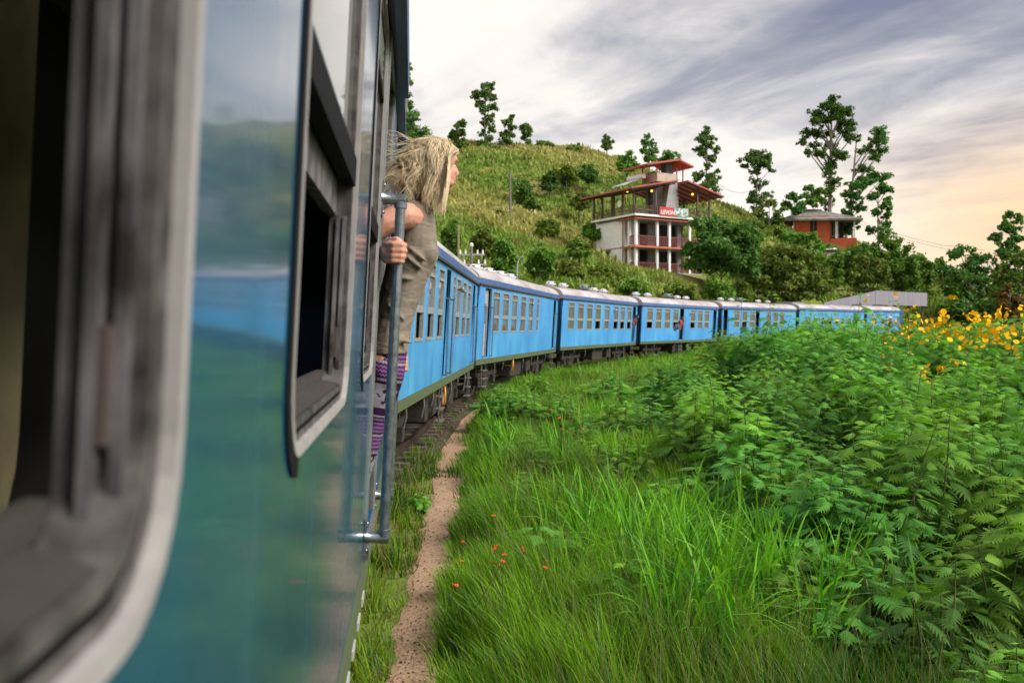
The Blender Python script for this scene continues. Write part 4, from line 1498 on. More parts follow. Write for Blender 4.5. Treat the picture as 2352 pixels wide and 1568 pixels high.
def wire(name, label, p, q_, sag, r=.02):
    p, q_ = Vector(p), Vector(q_)
    P = []
    for k in range(15):
        t = k / 14
        v_ = p.lerp(q_, t); v_.z -= sag * 4 * t * (1 - t)
        P.append(v_)
    o = MB().tube(P, r, 5).build(name, m_wire)
    tag(o, label, 'wire')
for k, (a, b, lab) in enumerate((
        ((1172, 412, 92), (1420, 418, 100), 'upper thin wire strung across the hillside from the tall pole'),
        ((1172, 425, 92), (1420, 432, 100), 'lower thin wire strung across the hillside from the tall pole'),
        ((1640, 418, 100), (1730, 436, 118), 'thin wire between the guest house roof and the round-topped tree'),
        ((1955, 500, 118), (2260, 575, 120), 'upper wire sloping down right from the orange bungalow'),
        ((1955, 506, 118), (2260, 583, 120), 'lower wire sloping down right from the orange bungalow'))):
    wire('overhead_wire', lab, at(*a), at(*b), .8, .022)
# ------------------------------------------------------------------ trees
m_leaf = leafmat('tree_leaves', .30, .55)
m_bark = M('pale_bark', (0.32, 0.28, 0.24), .85, var=.5, vscale=2, stretch=(1, 1, .3), bump=.4)
m_barkd = M('dark_bark', (0.10, 0.075, 0.055), .9, var=.4, vscale=3, bump=.4)

def leaf_cloud(rg, centers, radii, n, size, c_lo, c_hi, fill=.55, up=.35):
    """leaf-sized faces spread through ellipsoidal clumps -> verts, quads, colours"""
    centers = np.asarray(centers, float); radii = np.asarray(radii, float)
    wts = (radii[:, 0] * radii[:, 1] * radii[:, 2]) ** .75
    k = rg.choice(len(centers), n, p=wts / wts.sum())
    d = rg.normal(size=(n, 3)); d /= np.linalg.norm(d, axis=1, keepdims=True)
    rad = fill + (1 - fill) * rg.random(n) ** .6
    lump = 1 + .22 * np.sin(d[:, 0] * 5 + k) * np.cos(d[:, 1] * 4.3 + 2 * k) + .15 * np.sin(d[:, 2] * 7 + k)
    p = centers[k] + d * radii[k] * (rad * lump)[:, None]
    nrm = d + rg.normal(size=(n, 3)) * .75 + np.array([0, 0, up])
    nrm /= np.linalg.norm(nrm, axis=1, keepdims=True)
    a = np.cross(nrm, rg.normal(size=(n, 3))); a /= np.linalg.norm(a, axis=1, keepdims=True) + 1e-9
    b = np.cross(nrm, a)
    s = size * (.6 + .8 * rg.random(n))[:, None]
    bend = nrm * s * .25
    v = np.stack([p - a * s, p - b * s * .55 - bend * .3, p + a * s, p + b * s * .55 - bend * .3], 1)
    t = rg.random(n) * .75 + .25 * rg.random(len(centers))[k]
    col = np.asarray(c_lo)[None] * (1 - t[:, None]) + np.asarray(c_hi)[None] * t[:, None]
    return v.reshape(-1, 3), np.arange(n * 4).reshape(-1, 4), np.repeat(col, 4, 0)

PAL = {
    'euc': ((0.055, 0.115, 0.030), (0.170, 0.290, 0.075)),
    'dark': ((0.034, 0.095, 0.020), (0.115, 0.260, 0.045)),
    'mid': ((0.050, 0.130, 0.018), (0.170, 0.340, 0.045)),
    'olive': ((0.070, 0.120, 0.018), (0.205, 0.285, 0.050)),
    'lime': ((0.075, 0.13, 0.015), (0.22, 0.30, 0.04)),
    'rust': ((0.10, 0.085, 0.015), (0.26, 0.16, 0.03)),
}
TREE_N = [0]
def tree(label, px, ytop, ybase, Y, half_w, clumps, pal='euc', n=2600, leaf=.30, trunk_r=None, group='trees on the hill', lean=0.0, bark=None, name='tree', onground=True, cat='tree'):
    """clumps: (u, v, ru, rv) in units of half width and height, v = 0 foot, 1 top; half_w in picture units"""
    TREE_N[0] += 1
    rg = np.random.default_rng(100 + TREE_N[0])
    top = at(px, ytop, Y)
    base = at(px, ybase, Y)
    g = gz(base.x, Y)
    foot = min(base.z, g) if onground else base.z
    if g < base.z - .2: foot = g - .1
    H = top.z - base.z
    Wd = half_w / F * Y
    root = empty(name, (base.x, Y, foot - .15))
    tag(root, label, cat, group)
    z0 = base.z - foot + .15
    C, Rr = [], []
    for c in clumps:
        u, v_, ru, rv = c[:4]
        dy = rg.uniform(-.5, .5) * Wd * (1 - abs(u)) * .9
        C.append((u * Wd + lean * v_ * H, dy, z0 + v_ * H))
        Rr.append((ru * Wd, ru * Wd * rg.uniform(.8, 1.1), rv * H))
    C = np.array(C); Rr = np.array(Rr)
    # break each clump into smaller tufts so that sky shows between them
    C2, R2 = [], []
    for c, r in zip(C, Rr):
        m = 15
        for _ in range(m):
            d = rg.normal(size=3); d /= np.linalg.norm(d)
            C2.append(c + d * r * rg.uniform(.15, 1.05)); R2.append((.5 * r + .5 * r.mean()) * rg.uniform(.26, .50))
    v, q_, col = leaf_cloud(rg, C2, R2, int(n * 1.6), leaf * .72, *PAL[pal], fill=.2)
    obj('crown', np_mesh('crown', v, quads=q_, col=col), m_leaf, root)
    tr = MB()
    r0 = trunk_r if trunk_r else max(.10, H * .018)
    tv = max(c[1] for c in clumps)
    P = []
    for k in range(7):
        t = k / 6
        P.append((lean * t * tv * H + .12 * math.sin(t * 5 + TREE_N[0]) * (t > 0) * r0 * 3, .1 * math.cos(t * 4) * t, t * (z0 + tv * H)))
    tr.tube(P, [r0 * (1 - .75 * k / 6) for k in range(7)], 7)
    for c in C:
        hz = max(.3 * z0, c[2] - abs(c[0]) * .8 - .10 * H)
        hz = min(hz, c[2] * .96)
        tt = hz / (z0 + tv * H)
        sx = lean * tt * tv * H
        tr.tube([(sx, 0, hz), ((sx + c[0]) / 2, c[1] / 2, (hz + c[2]) / 2 + .04 * H * .3), tuple(c)], [r0 * .42, r0 * .3, r0 * .12], 5)
    tr.build('trunk', bark or m_bark, root, smooth=True, fix=False)
    return root

col_c = [(0, .95, .5, .06), (.1, .85, .7, .07), (-.15, .75, .75, .07), (.1, .65, .8, .07), (-.1, .55, .8, .08), (.15, .44, .9, .08), (-.15, .34, .9, .08), (.2, .22, 1.0, .09), (-.2, .12, 1.0, .1)]
tree('tall columnar tree on the skyline behind the dark roof gutter of the near coach', 936, 145, 345, 110, 26, [(0, .95, .35, .06), (0, .85, .45, .07), (.05, .75, .5, .07), (-.1, .63, .55, .08), (.1, .52, .6, .08), (.25, .40, .9, .09), (.2, .28, 1.2, .1), (.35, .16, 1.5, .1), (.2, .06, 1.6, .1)], 'euc', 3200, .28)
tree('bushy skyline tree just above the blonde hair of the woman', 1052, 272, 350, 118, 26, [(.3, .82, .6, .15), (-.4, .5, .65, .16), (.2, .55, .65, .16), (-.1, .25, .8, .2), (.4, .2, .5, .2)], 'mid', 1500, .30)
tree('tall knobbly tree with a wide head, highest on the left skyline', 1115, 188, 350, 122, 31,
     [(-.1, .93, .35, .06), (.35, .90, .35, .07), (-.65, .80, .4, .07), (.0, .80, .5, .08), (.65, .78, .4, .07), (-.4, .68, .4, .07), (.5, .64, .45, .07), (.0, .58, .45, .07), (.3, .48, .4, .07), (-.1, .42, .4, .06), (.35, .33, .4, .07), (-.2, .26, .4, .06), (.3, .18, .4, .06), (-.3, .10, .45, .07), (.2, .03, .9, .07)], 'euc', 3200, .27)
tree('left one of two small skyline trees right of the tall knobbly tree', 1168, 265, 335, 124, 21, [(.3, .88, .45, .12), (-.2, .72, .6, .13), (.4, .6, .55, .13), (-.5, .4, .5, .13), (.1, .35, .7, .15), (-.3, .15, .8, .14)], 'euc', 1500, .26)
tree('smaller rounder one of two small skyline trees right of the tall knobbly tree', 1208, 280, 333, 126, 17, [(0, .8, .7, .18), (-.4, .6, .5, .16), (.5, .55, .5, .16), (0, .35, .7, .16), (.3, .15, .6, .15)], 'euc', 1000, .25)
tree('small lone tree on the falling skyline left of the guest house', 1393, 310, 352, 128, 16, [(0, .85, .55, .16), (-.4, .6, .5, .16), (.4, .55, .6, .16), (0, .3, .8, .2)], 'euc', 900, .24)
tree('slender open tree on the skyline just left of the guest house roof', 1490, 308, 378, 126, 23, [(-.1, .9, .35, .1), (-.35, .7, .5, .11), (.3, .68, .45, .12), (-.5, .45, .5, .12), (.3, .42, .6, .14), (0, .2, .8, .16)], 'euc', 1500, .26)
tree('round green bush tree on the skyline above the guest house roof', 1532, 345, 392, 120, 30, [(-.4, .5, .6, .35), (.1, .7, .6, .3), (.5, .45, .55, .35), (0, .25, .9, .3)], 'mid', 1500, .28)
tree('tall loose-crowned tree behind the right end of the guest house roof', 1622, 288, 440, 116, 32, [(0, .95, .25, .05), (-.1, .87, .4, .06), (.35, .80, .45, .06), (-.4, .77, .45, .06), (.1, .70, .5, .07), (-.65, .64, .4, .06), (.7, .62, .4, .06), (-.2, .56, .5, .06), (.4, .50, .45, .06), (.0, .38, .35, .06), (-.5, .22, .6, .09), (.4, .20, .6, .09), (.7, .3, .35, .05), (0, .08, .9, .1)], 'euc', 3000, .27)
tree('lollipop tree with a round ball of leaves on a leafy stem', 1737, 338, 480, 120, 38, [(0, .90, .5, .09), (-.5, .80, .5, .09), (.5, .82, .5, .09), (-.25, .72, .5, .08), (.35, .72, .55, .09), (-.7, .68, .3, .06), (.75, .62, .3, .07), (0, .62, .5, .06), (-.15, .45, .3, .06), (.1, .36, .3, .06), (.55, .42, .3, .05), (-.2, .25, .35, .07), (.6, .22, .4, .06), (0, .12, .7, .1)], 'dark', 3200, .26)
big = [(0, .965, .16, .035), (-.18, .93, .22, .04), (.2, .93, .25, .04), (-.35, .87, .25, .04), (.05, .88, .3, .045), (.42, .86, .28, .045), (-.5, .78, .22, .04), (-.15, .80, .25, .04), (.25, .79, .28, .045), (.58, .77, .24, .045),
       (-.62, .70, .22, .035), (-.3, .71, .22, .035), (.1, .71, .24, .035), (.45, .70, .26, .045), (-.9, .62, .18, .035), (-.5, .60, .2, .03), (.05, .60, .22, .035), (.62, .64, .24, .04), (-.72, .52, .16, .03), (-.3, .52, .24, .035), (.2, .50, .3, .04), (.0, .42, .2, .04), (-.15, .34, .2, .04), (.1, .27, .22, .05), (-.1, .18, .24, .05), (.05, .1, .2, .05)]
tree('tallest tree, broad open crown on one pale trunk behind the orange bungalow', 1905, 226, 490, 128, 72, [(a, b, c * 1.18, d * 1.2) for a, b, c, d in big], 'dark', 9500, .25, trunk_r=.34)
tree('leaning bare-stemmed tree right of the tallest tree with hanging crown', 1940, 285, 530, 130, 62, [(.75, .93, .35, .05), (.95, .85, .3, .05), (.7, .83, .35, .05), (.5, .75, .35, .05), (1.0, .74, .25, .05), (.75, .68, .3, .04), (.5, .58, .45, .03), (.9, .52, .5, .035), (.4, .47, .4, .03), (1.1, .48, .3, .03), (.3, .40, .35, .04)], 'dark', 3400, .26, trunk_r=.26, lean=.12)
tree('middle drooping dark tree between the tallest tree and the right skyline gap', 1955, 415, 545, 124, 32, [(-.1, .9, .5, .08), (-.4, .75, .5, .09), (.3, .72, .5, .09), (-.2, .58, .5, .09), (.5, .5, .4, .1), (-.4, .4, .5, .09), (.2, .3, .5, .1), (-.2, .15, .6, .1)], 'dark', 2600, .26)
tree('rightmost drooping dark tree of the tall clump by the bungalow', 2015, 408, 545, 122, 36, [(-.4, .92, .45, .08), (.2, .82, .45, .09), (.6, .78, .4, .09), (-.3, .70, .45, .09), (.7, .60, .35, .09), (.35, .52, .4, .09), (.6, .38, .35, .09), (-.2, .42, .35, .06), (.5, .2, .4, .1), (-.3, .12, .4, .08)], 'dark', 2800, .26)
tree('round tree on the skyline left of the tallest trunk', 1866, 424, 490, 124, 31, [(-.2, .85, .5, .14), (.4, .75, .5, .16), (-.6, .62, .4, .14), (.2, .55, .6, .15), (-.2, .35, .6, .15), (.6, .4, .35, .12)], 'mid', 1900, .27)
tree('small dark tree behind the bungalow roof on its left', 1822, 440, 505, 122, 26, [(0, .8, .6, .18), (-.5, .55, .5, .18), (.5, .5, .5, .18), (0, .3, .8, .2)], 'dark', 1500, .27)
tree('leafy tree standing left of the orange bungalow wall', 1765, 448, 560, 114, 44, [(0, .85, .5, .12), (-.5, .65, .5, .14), (.5, .62, .5, .14), (0, .5, .6, .16), (-.6, .35, .5, .14), (.55, .32, .5, .14), (0, .2, .8, .15)], 'olive', 2600, .30)
# the dense round trees below
tree('big dense dark green tree hiding the right side of the guest house', 1655, 487, 650, 78, 92, [(0, .82, .5, .17), (-.45, .72, .45, .18), (.45, .70, .48, .18), (-.7, .5, .35, .17), (.72, .48, .35, .2), (-.25, .5, .5, .2), (.3, .5, .5, .2), (-.5, .28, .45, .17), (.5, .25, .5, .17), (0, .25, .5, .17), (.7, .15, .3, .12)], 'dark', 8000, .27, group='trees behind the train', bark=m_barkd)
tree('spreading olive green tree behind the roofs between guest house and canopy', 1805, 560, 700, 86, 98, [(-.1, .85, .5, .14), (-.55, .68, .42, .16), (.4, .78, .45, .15), (.75, .55, .3, .17), (0, .58, .5, .18), (-.75, .4, .3, .16), (.4, .42, .45, .18), (-.3, .32, .45, .17), (.7, .25, .35, .16), (-.65, .15, .35, .14), (.2, .15, .5, .14)], 'olive', 6500, .27, group='trees behind the train', bark=m_bark)
tree('dark green rounded tree below the orange bungalow porch', 1935, 555, 705, 112, 75, [(-.2, .82, .5, .16), (.4, .78, .45, .17), (-.65, .58, .4, .17), (.7, .55, .35, .18), (0, .55, .55, .2), (-.4, .3, .5, .18), (.4, .3, .5, .18), (0, .12, .7, .14)], 'dark', 6000, .30, group='trees behind the train', bark=m_barkd)
tree('tall mid green tree with a stepped top right of the bungalow', 2050, 525, 705, 114, 68, [(-.35, .88, .35, .12), (.1, .80, .4, .13), (-.6, .68, .4, .15), (.5, .62, .42, .15), (0, .58, .5, .17), (.75, .42, .35, .15), (-.6, .40, .45, .17), (.2, .35, .5, .17), (-.3, .15, .5, .15), (.6, .18, .45, .14)], 'mid', 6000, .32, group='trees behind the train', bark=m_barkd)
tree('leafy tree in front of the orange bungalow wall', 1838, 528, 640, 108, 58, [(-.4, .8, .45, .15), (.25, .82, .4, .14), (.65, .6, .4, .16), (-.7, .5, .4, .17), (0, .5, .55, .2), (.5, .3, .5, .18), (-.4, .25, .5, .18)], 'mid', 3600, .30, group='trees behind the train', bark=m_barkd)
for lab, px, yt, yb, Y, hw, pal in (
        ('mid green tree between the olive tree and the dark rounded tree', 1885, 572, 705, 106, 52, 'mid'),
        ('olive tree standing behind the sloping end of the canopy', 1992, 575, 705, 109, 55, 'olive'),
        ('bright green tree between the big dense tree and the olive tree', 1738, 585, 695, 94, 46, 'mid'),
        ('mid green tree at the right end of the canopy', 2105, 585, 715, 116, 48, 'mid'),
        ('dark wood edge tree right of the platform canopy, tallest near the far ridge', 2215, 562, 720, 118, 62, 'dark'),
        ('dark tree filling the dip between canopy and far ridge', 2140, 590, 720, 122, 55, 'dark'),
        ('dark round tree low behind the yellow flowers', 2225, 620, 735, 108, 70, 'dark'),
        ('dark tree at the right picture edge under the airy tree', 2330, 560, 720, 112, 62, 'dark')):
    tree(lab, px, yt, yb, Y, hw, [(-.3, .85, .45, .13), (.4, .8, .42, .14), (-.65, .6, .4, .16), (.7, .58, .35, .16), (0, .55, .55, .2), (-.4, .3, .55, .18), (.4, .28, .55, .18), (0, .1, .8, .14)], pal, 3800, .34, group='trees behind the train', bark=m_barkd)
tree('airy tree standing highest at the right picture edge', 2318, 484, 610, 116, 42, [(0, .92, .35, .08), (.45, .85, .4, .09), (-.4, .74, .4, .09), (.2, .68, .45, .1), (-.65, .5, .4, .1), (.5, .48, .45, .1), (-.1, .38, .5, .1), (-.4, .2, .5, .12), (.5, .2, .5, .12)], 'dark', 3000, .27, group='trees behind the train')
tree('yellowish autumn-tinted tree at the right picture edge', 2335, 575, 745, 62, 55, [(0, .85, .5, .14), (-.55, .68, .42, .15), (.5, .66, .45, .15), (-.1, .5, .5, .17), (-.6, .36, .4, .15), (.4, .3, .5, .17), (-.2, .15, .6, .14)], 'olive', 5200, .20, group='trees behind the train')
tree('rust-tinged shrub below the yellowish tree at the right edge', 2318, 655, 745, 56, 34, [(0, .8, .5, .2), (-.5, .5, .5, .2), (.4, .5, .5, .22), (0, .25, .8, .2)], 'rust', 2200, .16, group='trees behind the train')
# shrubs dotted over the open hillside
HB = [(1200, 402, 468, 100, 27, 'mid', 'dark shrub beside the tall hillside pole'), (1222, 452, 500, 96, 22, 'dark', 'lower shrub right of the tall hillside pole'), (1300, 378, 425, 106, 34, 'lime', 'bright yellow-green shrub high on the slope'),
      (1352, 372, 425, 108, 30, 'dark', 'dull dark shrub right of the bright high shrub'), (1440, 350, 402, 114, 28, 'mid', 'rounded shrub on the skyline left of the slender tree'), (1262, 395, 440, 104, 25, 'dark', 'shadowed shrub left of the bright high shrub'),
      (1330, 440, 480, 98, 30, 'olive', 'low olive shrub left of the guest house roof tip'), (1100, 400, 430, 112, 20, 'olive', 'small olive shrub on the slope right of the woman face'), (1150, 480, 530, 92, 28, 'olive', 'pale shrub at the foot of the open slope'),
      (1255, 500, 545, 88, 30, 'lime', 'yellow-green shrub above the terrace bank'), (1085, 352, 385, 116, 22, 'mid', 'skyline shrub under the tall knobbly tree'), (1320, 332, 352, 126, 22, 'olive', 'low bush on the crest of the hill'),
      (1250, 322, 345, 126, 24, 'olive', 'low bush on the crest right of the two small trees'), (1360, 505, 560, 88, 26, 'mid', 'shrub against the left wall of the guest house'), (1035, 505, 590, 60, 26, 'mid', 'green shrub on the bank just right of the woman back'),
      (1110, 520, 590, 66, 34, 'olive', 'brownish green shrub on the cutting bank'), (1240, 560, 640, 62, 40, 'mid', 'bushy shrub on the bank above the white roof vents'), (1330, 545, 600, 72, 30, 'olive', 'rusty olive shrub on the terrace edge'),
      (1160, 540, 640, 56, 34, 'mid', 'shrub behind the bent pipe'), (1300, 590, 650, 66, 40, 'lime', 'bright shrub below the beige retaining wall'), (1390, 605, 670, 68, 42, 'lime', 'bright green shrub under the white wall of the guest house'),
      (1460, 640, 700, 66, 40, 'mid', 'low shrub above the third roof tank lid'), (1560, 640, 705, 72, 45, 'lime', 'bushy green mass right of the concrete steps'), (1650, 635, 705, 76, 45, 'mid', 'low shrub under the big dense tree'), (1700, 640, 700, 80, 32, 'lime', 'pale flowering shrub between the dense tree and the olive tree'),
      (1725, 600, 650, 92, 30, 'olive', 'olive shrub left of the spreading olive tree')]
for px, yt, yb, Y, hw, pal, lab in HB:
    tree(lab, px, yt, yb, Y, hw, [(0, .7, .6, .3), (-.5, .5, .5, .3), (.5, .45, .5, .3), (0, .3, .8, .3)], pal, 1300 if Y > 80 else 2200, .24 if Y > 80 else .17, group='shrubs on the hillside', bark=m_barkd, name='shrub', cat='shrub')

# rough scrub and dry grass over the whole hillside
def scrub():
    rg = np.random.default_rng(3)
    n = 74000
    X = rg.uniform(-45, 62, n); Y = rg.uniform(44, 150, n)
    # denser towards the viewer
    d, _ = track_dist(X, Y)
    keep = (d < -4.0) & (rg.random(n) < np.clip(75 / Y, .35, 1)) & (np.abs(X / Y + .05) < .75)
    X, Y = X[keep], Y[keep]
    inside = ((X - 14.0) / 7.0) ** 2 + ((Y - 84.0) / 8.0) ** 2 < 1     # the house plot stays clear
    X, Y = X[~inside], Y[~inside]
    n = len(X)
    Z = ground(X, Y)
    pn = np.array([mnoise.noise((x * .06, y * .06, 0)) for x, y in zip(X, Y)])
    pm = np.array([mnoise.noise((x * .25, y * .25, 7)) for x, y in zip(X, Y)])
    hgt = (.25 + .42 * rg.random(n)) * (1 + .8 * np.clip(pm, -.5, .6))
    per = 6
    ang = rg.random((n, per)) * 6.283
    lean = .15 + .55 * rg.random((n, per))
    w = (.03 + .05 * rg.random((n, per))) * (1 + Y[:, None] / 110)
    h = hgt[:, None] * (.6 + .6 * rg.random((n, per)))
    bx = X[:, None] + rg.normal(size=(n, per)) * .30; by = Y[:, None] + rg.normal(size=(n, per)) * .30
    bz = np.repeat(Z[:, None], per, 1) - .08
    dx, dy = np.cos(ang), np.sin(ang)
    px_, py_ = -dy, dx
    P0 = np.stack([bx - px_ * w, by - py_ * w, bz], -1); P1 = np.stack([bx + px_ * w, by + py_ * w, bz], -1)
    P2 = np.stack([bx + dx * lean * h * .5 + px_ * w * 1.3, by + dy * lean * h * .5 + py_ * w * 1.3, bz + h * .7], -1)
    P3 = np.stack([bx + dx * lean * h, by + dy * lean * h, bz + h], -1)
    v = np.stack([P0, P1, P2, P3], 2).reshape(-1, 3)
    t = np.clip(.5 + pn * 1.8 + rg.normal(size=n) * .16 - np.clip((16 - Z) / 16, 0, 1) * .75 - .06, 0, 1)[:, None]
    green_lo, green_hi = np.array((.115, .20, .035)), np.array((.26, .37, .08))  # greens dulled in colour in place of haze over the slope
    dry_lo, dry_hi = np.array((.30, .29, .10)), np.array((.48, .45, .19))
    r_ = rg.random((n, 1))
    col = (green_lo * (1 - r_) + green_hi * r_) * (1 - t) + (dry_lo * (1 - r_) + dry_hi * r_) * t
    rust = (rg.random(n) < .035)[:, None]
    col = np.where(rust, np.array((.20, .13, .06)), col)
    col = np.repeat(col, per * 4, 0)
    q_ = np.arange(n * per * 4).reshape(-1, 4)
    o = obj('hillside_scrub', np_mesh('hillside_scrub', v, quads=q_, col=col), leafmat('scrub', .3, .8))
    tag(o, 'rough scrub and dry grass covering the hillside', 'scrub', kind='stuff')
scrub()

def banana(px, py, Y, s, label):
    p = at(px, py, Y); g = gz(p.x, Y)
    e = empty('banana_plant', (p.x, Y, g - .2)); tag(e, label, 'plant')
    h = p.z - g
    MB().tube([(0, 0, 0), (.03, 0, h * .55), (.06, 0, h * .75)], [.13, .10, .06], 8).build('stem', m_greenpole, e, smooth=True)
    rg = random.Random(int(px))
    for k in range(7):
        a = k * 2.399 + .3
        L_ = s * rg.uniform(.9, 1.3)
        rise = rg.uniform(.5, 1.0)
        v, f = [], []
        for i in range(9):
            t = i / 8
            c = Vector((math.cos(a) * L_ * t, math.sin(a) * L_ * t, h * .72 + rise * L_ * t * .9 - 1.1 * L_ * t * t * .75))
            w = .26 * s * math.sin(math.pi * min(1, t * .93 + .05)) ** .6
            sd_ = Vector((-math.sin(a), math.cos(a), 0)) * w
            v += [c + sd_ - Vector((0, 0, w * .35)), c, c - sd_ - Vector((0, 0, w * .35))]
        for i in range(8):
            f += [(i * 3, i * 3 + 1, i * 3 + 4, i * 3 + 3), (i * 3 + 1, i * 3 + 2, i * 3 + 5, i * 3 + 4)]
        o = obj('frond', np_mesh('frond', np.array([tuple(x) for x in v]), quads=np.array(f), col=np.tile(np.array((.09, .20, .04)) * rg.uniform(.8, 1.5), (len(v), 1)), smooth=True), m_leaf, e)
banana(1108, 600, 50, 1.5, 'banana plant with big drooping leaves on the bank above the white vents')
banana(1150, 590, 54, 1.3, 'smaller banana plant right of the big-leaved one')
# ------------------------------------------------------------------ people
def blob(name, mb, voxel, smooth_it, mats, parent, fac=.5):
    me = mb.mesh(name)
    o = bpy.data.objects.new(name, me)
    COL.objects.link(o)
    r = o.modifiers.new('r', 'REMESH'); r.mode = 'VOXEL'; r.voxel_size = voxel; r.use_smooth_shade = True
    s = o.modifiers.new('s', 'SMOOTH'); s.factor = fac; s.iterations = smooth_it
    dg = bpy.context.evaluated_depsgraph_get()
    new = bpy.data.meshes.new_from_object(o.evaluated_get(dg))
    bpy.data.objects.remove(o)
    bpy.data.meshes.remove(me)
    new.name = name
    new.materials.clear()
    new.polygons.foreach_set('use_smooth', [True] * len(new.polygons))
    return obj(name, new, mats, parent)

def skin_mat(name, c1, c2):
    m, t, b = principled(name)
    tc = t.n('ShaderNodeTexCoord')
    n1 = t.n('ShaderNodeTexNoise', i_Scale=18.0, i_Detail=5.0); t.l(tc.outputs['Object'], n1.inputs[0])
    t.l(t.mix(n1.outputs[0], c1, c2), b.inputs['Base Color'])
    b.inputs['Roughness'].default_value = .5
    b.inputs['Subsurface Weight'].default_value = .12
    b.inputs['Subsurface Radius'].default_value = (.012, .005, .003)
    nb = t.n('ShaderNodeTexNoise', i_Scale=220.0); t.l(tc.outputs['Object'], nb.inputs[0])
    bp = t.n('ShaderNodeBump', i_Strength=.12, i_Distance=.002); t.l(nb.outputs[0], bp.inputs['Height']); t.l(bp.outputs[0], b.inputs['Normal'])
    return m
m_skin = skin_mat('sunburnt_skin', (0.52, 0.25, 0.17), (0.62, 0.31, 0.22))
m_skin2 = skin_mat('brown_skin', (0.20, 0.10, 0.06), (0.26, 0.14, 0.09))

def cloth_mat(name, c1, c2, fold=.5):
    m, t, b = principled(name)
    tc = t.n('ShaderNodeTexCoord')
    mp = t.n('ShaderNodeMapping'); mp.inputs['Scale'].default_value = (1, 1, 2.2); mp.inputs['Rotation'].default_value = (0, R(35), R(20)); t.l(tc.outputs['Object'], mp.inputs[0])
    n1 = t.n('ShaderNodeTexNoise', i_Scale=7.0, i_Detail=3.0, i_Distortion=.6); t.l(mp.outputs[0], n1.inputs[0])
    n2 = t.n('ShaderNodeTexNoise', i_Scale=260.0, i_Detail=2.0); t.l(tc.outputs['Object'], n2.inputs[0])
    t.l(t.mix(n1.outputs[0], c1, c2), b.inputs['Base Color'])
    b.inputs['Roughness'].default_value = .9
    b.inputs['Specular IOR Level'].default_value = .15
    h = t.math('ADD', n1.outputs[0], t.math('MULTIPLY', n2.outputs[0], .04))
    bp = t.n('ShaderNodeBump', i_Strength=fold, i_Distance=.05); t.l(h, bp.inputs['Height']); t.l(bp.outputs[0], b.inputs['Normal'])
    return m
m_khaki = cloth_mat('khaki_jersey', (0.215, 0.18, 0.14), (0.26, 0.22, 0.175), .35)

def elephant_print():
    m, t, b = principled('purple_print_cotton')
    tc = t.n('ShaderNodeTexCoord')
    mp = t.n('ShaderNodeMapping'); mp.inputs['Rotation'].default_value = (0, R(-12), 0); t.l(tc.outputs['Object'], mp.inputs[0])
    sp = t.n('ShaderNodeSeparateXYZ'); t.l(mp.outputs[0], sp.inputs[0])
    period = .33
    zf = t.math('FRACT', t.math('DIVIDE', t.math('ADD', sp.outputs[2], 10.0), period))
    band = t.ramp(zf, [(0, 0.), (.40, .25), (.44, .5), (.56, .75), (.62, 1.), (.70, .75), (.78, .5), (.83, .25), (.86, 0.)], 'CONSTANT')
    xa = t.math('ADD', sp.outputs[0], t.math('MULTIPLY', sp.outputs[1], .6))
    # plain purple ground
    ground_c = (0.030, 0.006, 0.040)
    # animal-like pale blobs on the broad band
    vo = t.n('ShaderNodeTexNoise', i_Scale=20.0, i_Detail=3.0, i_Roughness=.6); t.l(mp.outputs[0], vo.inputs[0])
    bl = t.ramp(vo.outputs[0], [(.50, 0.), (.54, 1.)])
    broad = t.math('MULTIPLY', bl, t.ramp(zf, [(.0, 0.), (.06, 1.), (.34, 1.), (.38, 0.)], 'CONSTANT'))
    # zigzags and dots on the narrow bands
    tri = t.math('PINGPONG', xa, .008)
    zz = t.math('PINGPONG', t.math('ADD', sp.outputs[2], tri), .009)
    zig = t.ramp(t.math('DIVIDE', zz, .009), [(.0, 0.), (.62, 1.)], 'CONSTANT')
    nar = t.math('MULTIPLY', zig, t.ramp(zf, [(.0, 0.), (.46, 1.), (.96, 0.)], 'CONSTANT'))
    line = t.ramp(zf, [(0., 0.), (.42, 1.), (.455, 0.), (.66, 1.), (.69, 0.), (.93, 1.), (.955, 0.)], 'CONSTANT')
    dots = t.math('MULTIPLY', line, t.ramp(t.math('DIVIDE', t.math('PINGPONG', xa, .006), .006), [(0, .35), (.5, 1.)], 'CONSTANT'))
    bright = t.mix(t.ramp(zf, [(0, 0.), (.50, 1.), (.64, 0.), (.74, 1.), (.84, 0.)], 'CONSTANT'), ground_c, (0.075, 0.010, 0.10))
    c = t.mix(broad, bright, (0.22, 0.21, 0.24))
    c = t.mix(nar, c, (0.19, 0.12, 0.22))
    c = t.mix(dots, c, (0.28, 0.26, 0.30))
    t.l(c, b.inputs['Base Color'])
    b.inputs['Roughness'].default_value = .85
    b.inputs['Specular IOR Level'].default_value = .15
    nb = t.n('ShaderNodeTexNoise', i_Scale=9.0, i_Detail=2.0); t.l(tc.outputs['Object'], nb.inputs[0])
    bp = t.n('ShaderNodeBump', i_Strength=.5, i_Distance=.04); t.l(nb.outputs[0], bp.inputs['Height']); t.l(bp.outputs[0], b.inputs['Normal'])
    return m

def limb(mb, pts, rad, n=12):
    """tapered limb through points with rounded ends"""
    P = [Vector(p) for p in pts]
    Q, Rr = [], []
    for i in range(len(P) - 1):
        m = 6
        for k in range(m):
            t = k / m
            Q.append(P[i].lerp(P[i + 1], t)); Rr.append(rad[i] * (1 - t) + rad[i + 1] * t)
    Q.append(P[-1]); Rr.append(rad[-1])
    mb.tube(Q, Rr, n)
    for p, r in zip(P, rad):
        mb.ell(p, r * .995, 12, 8)

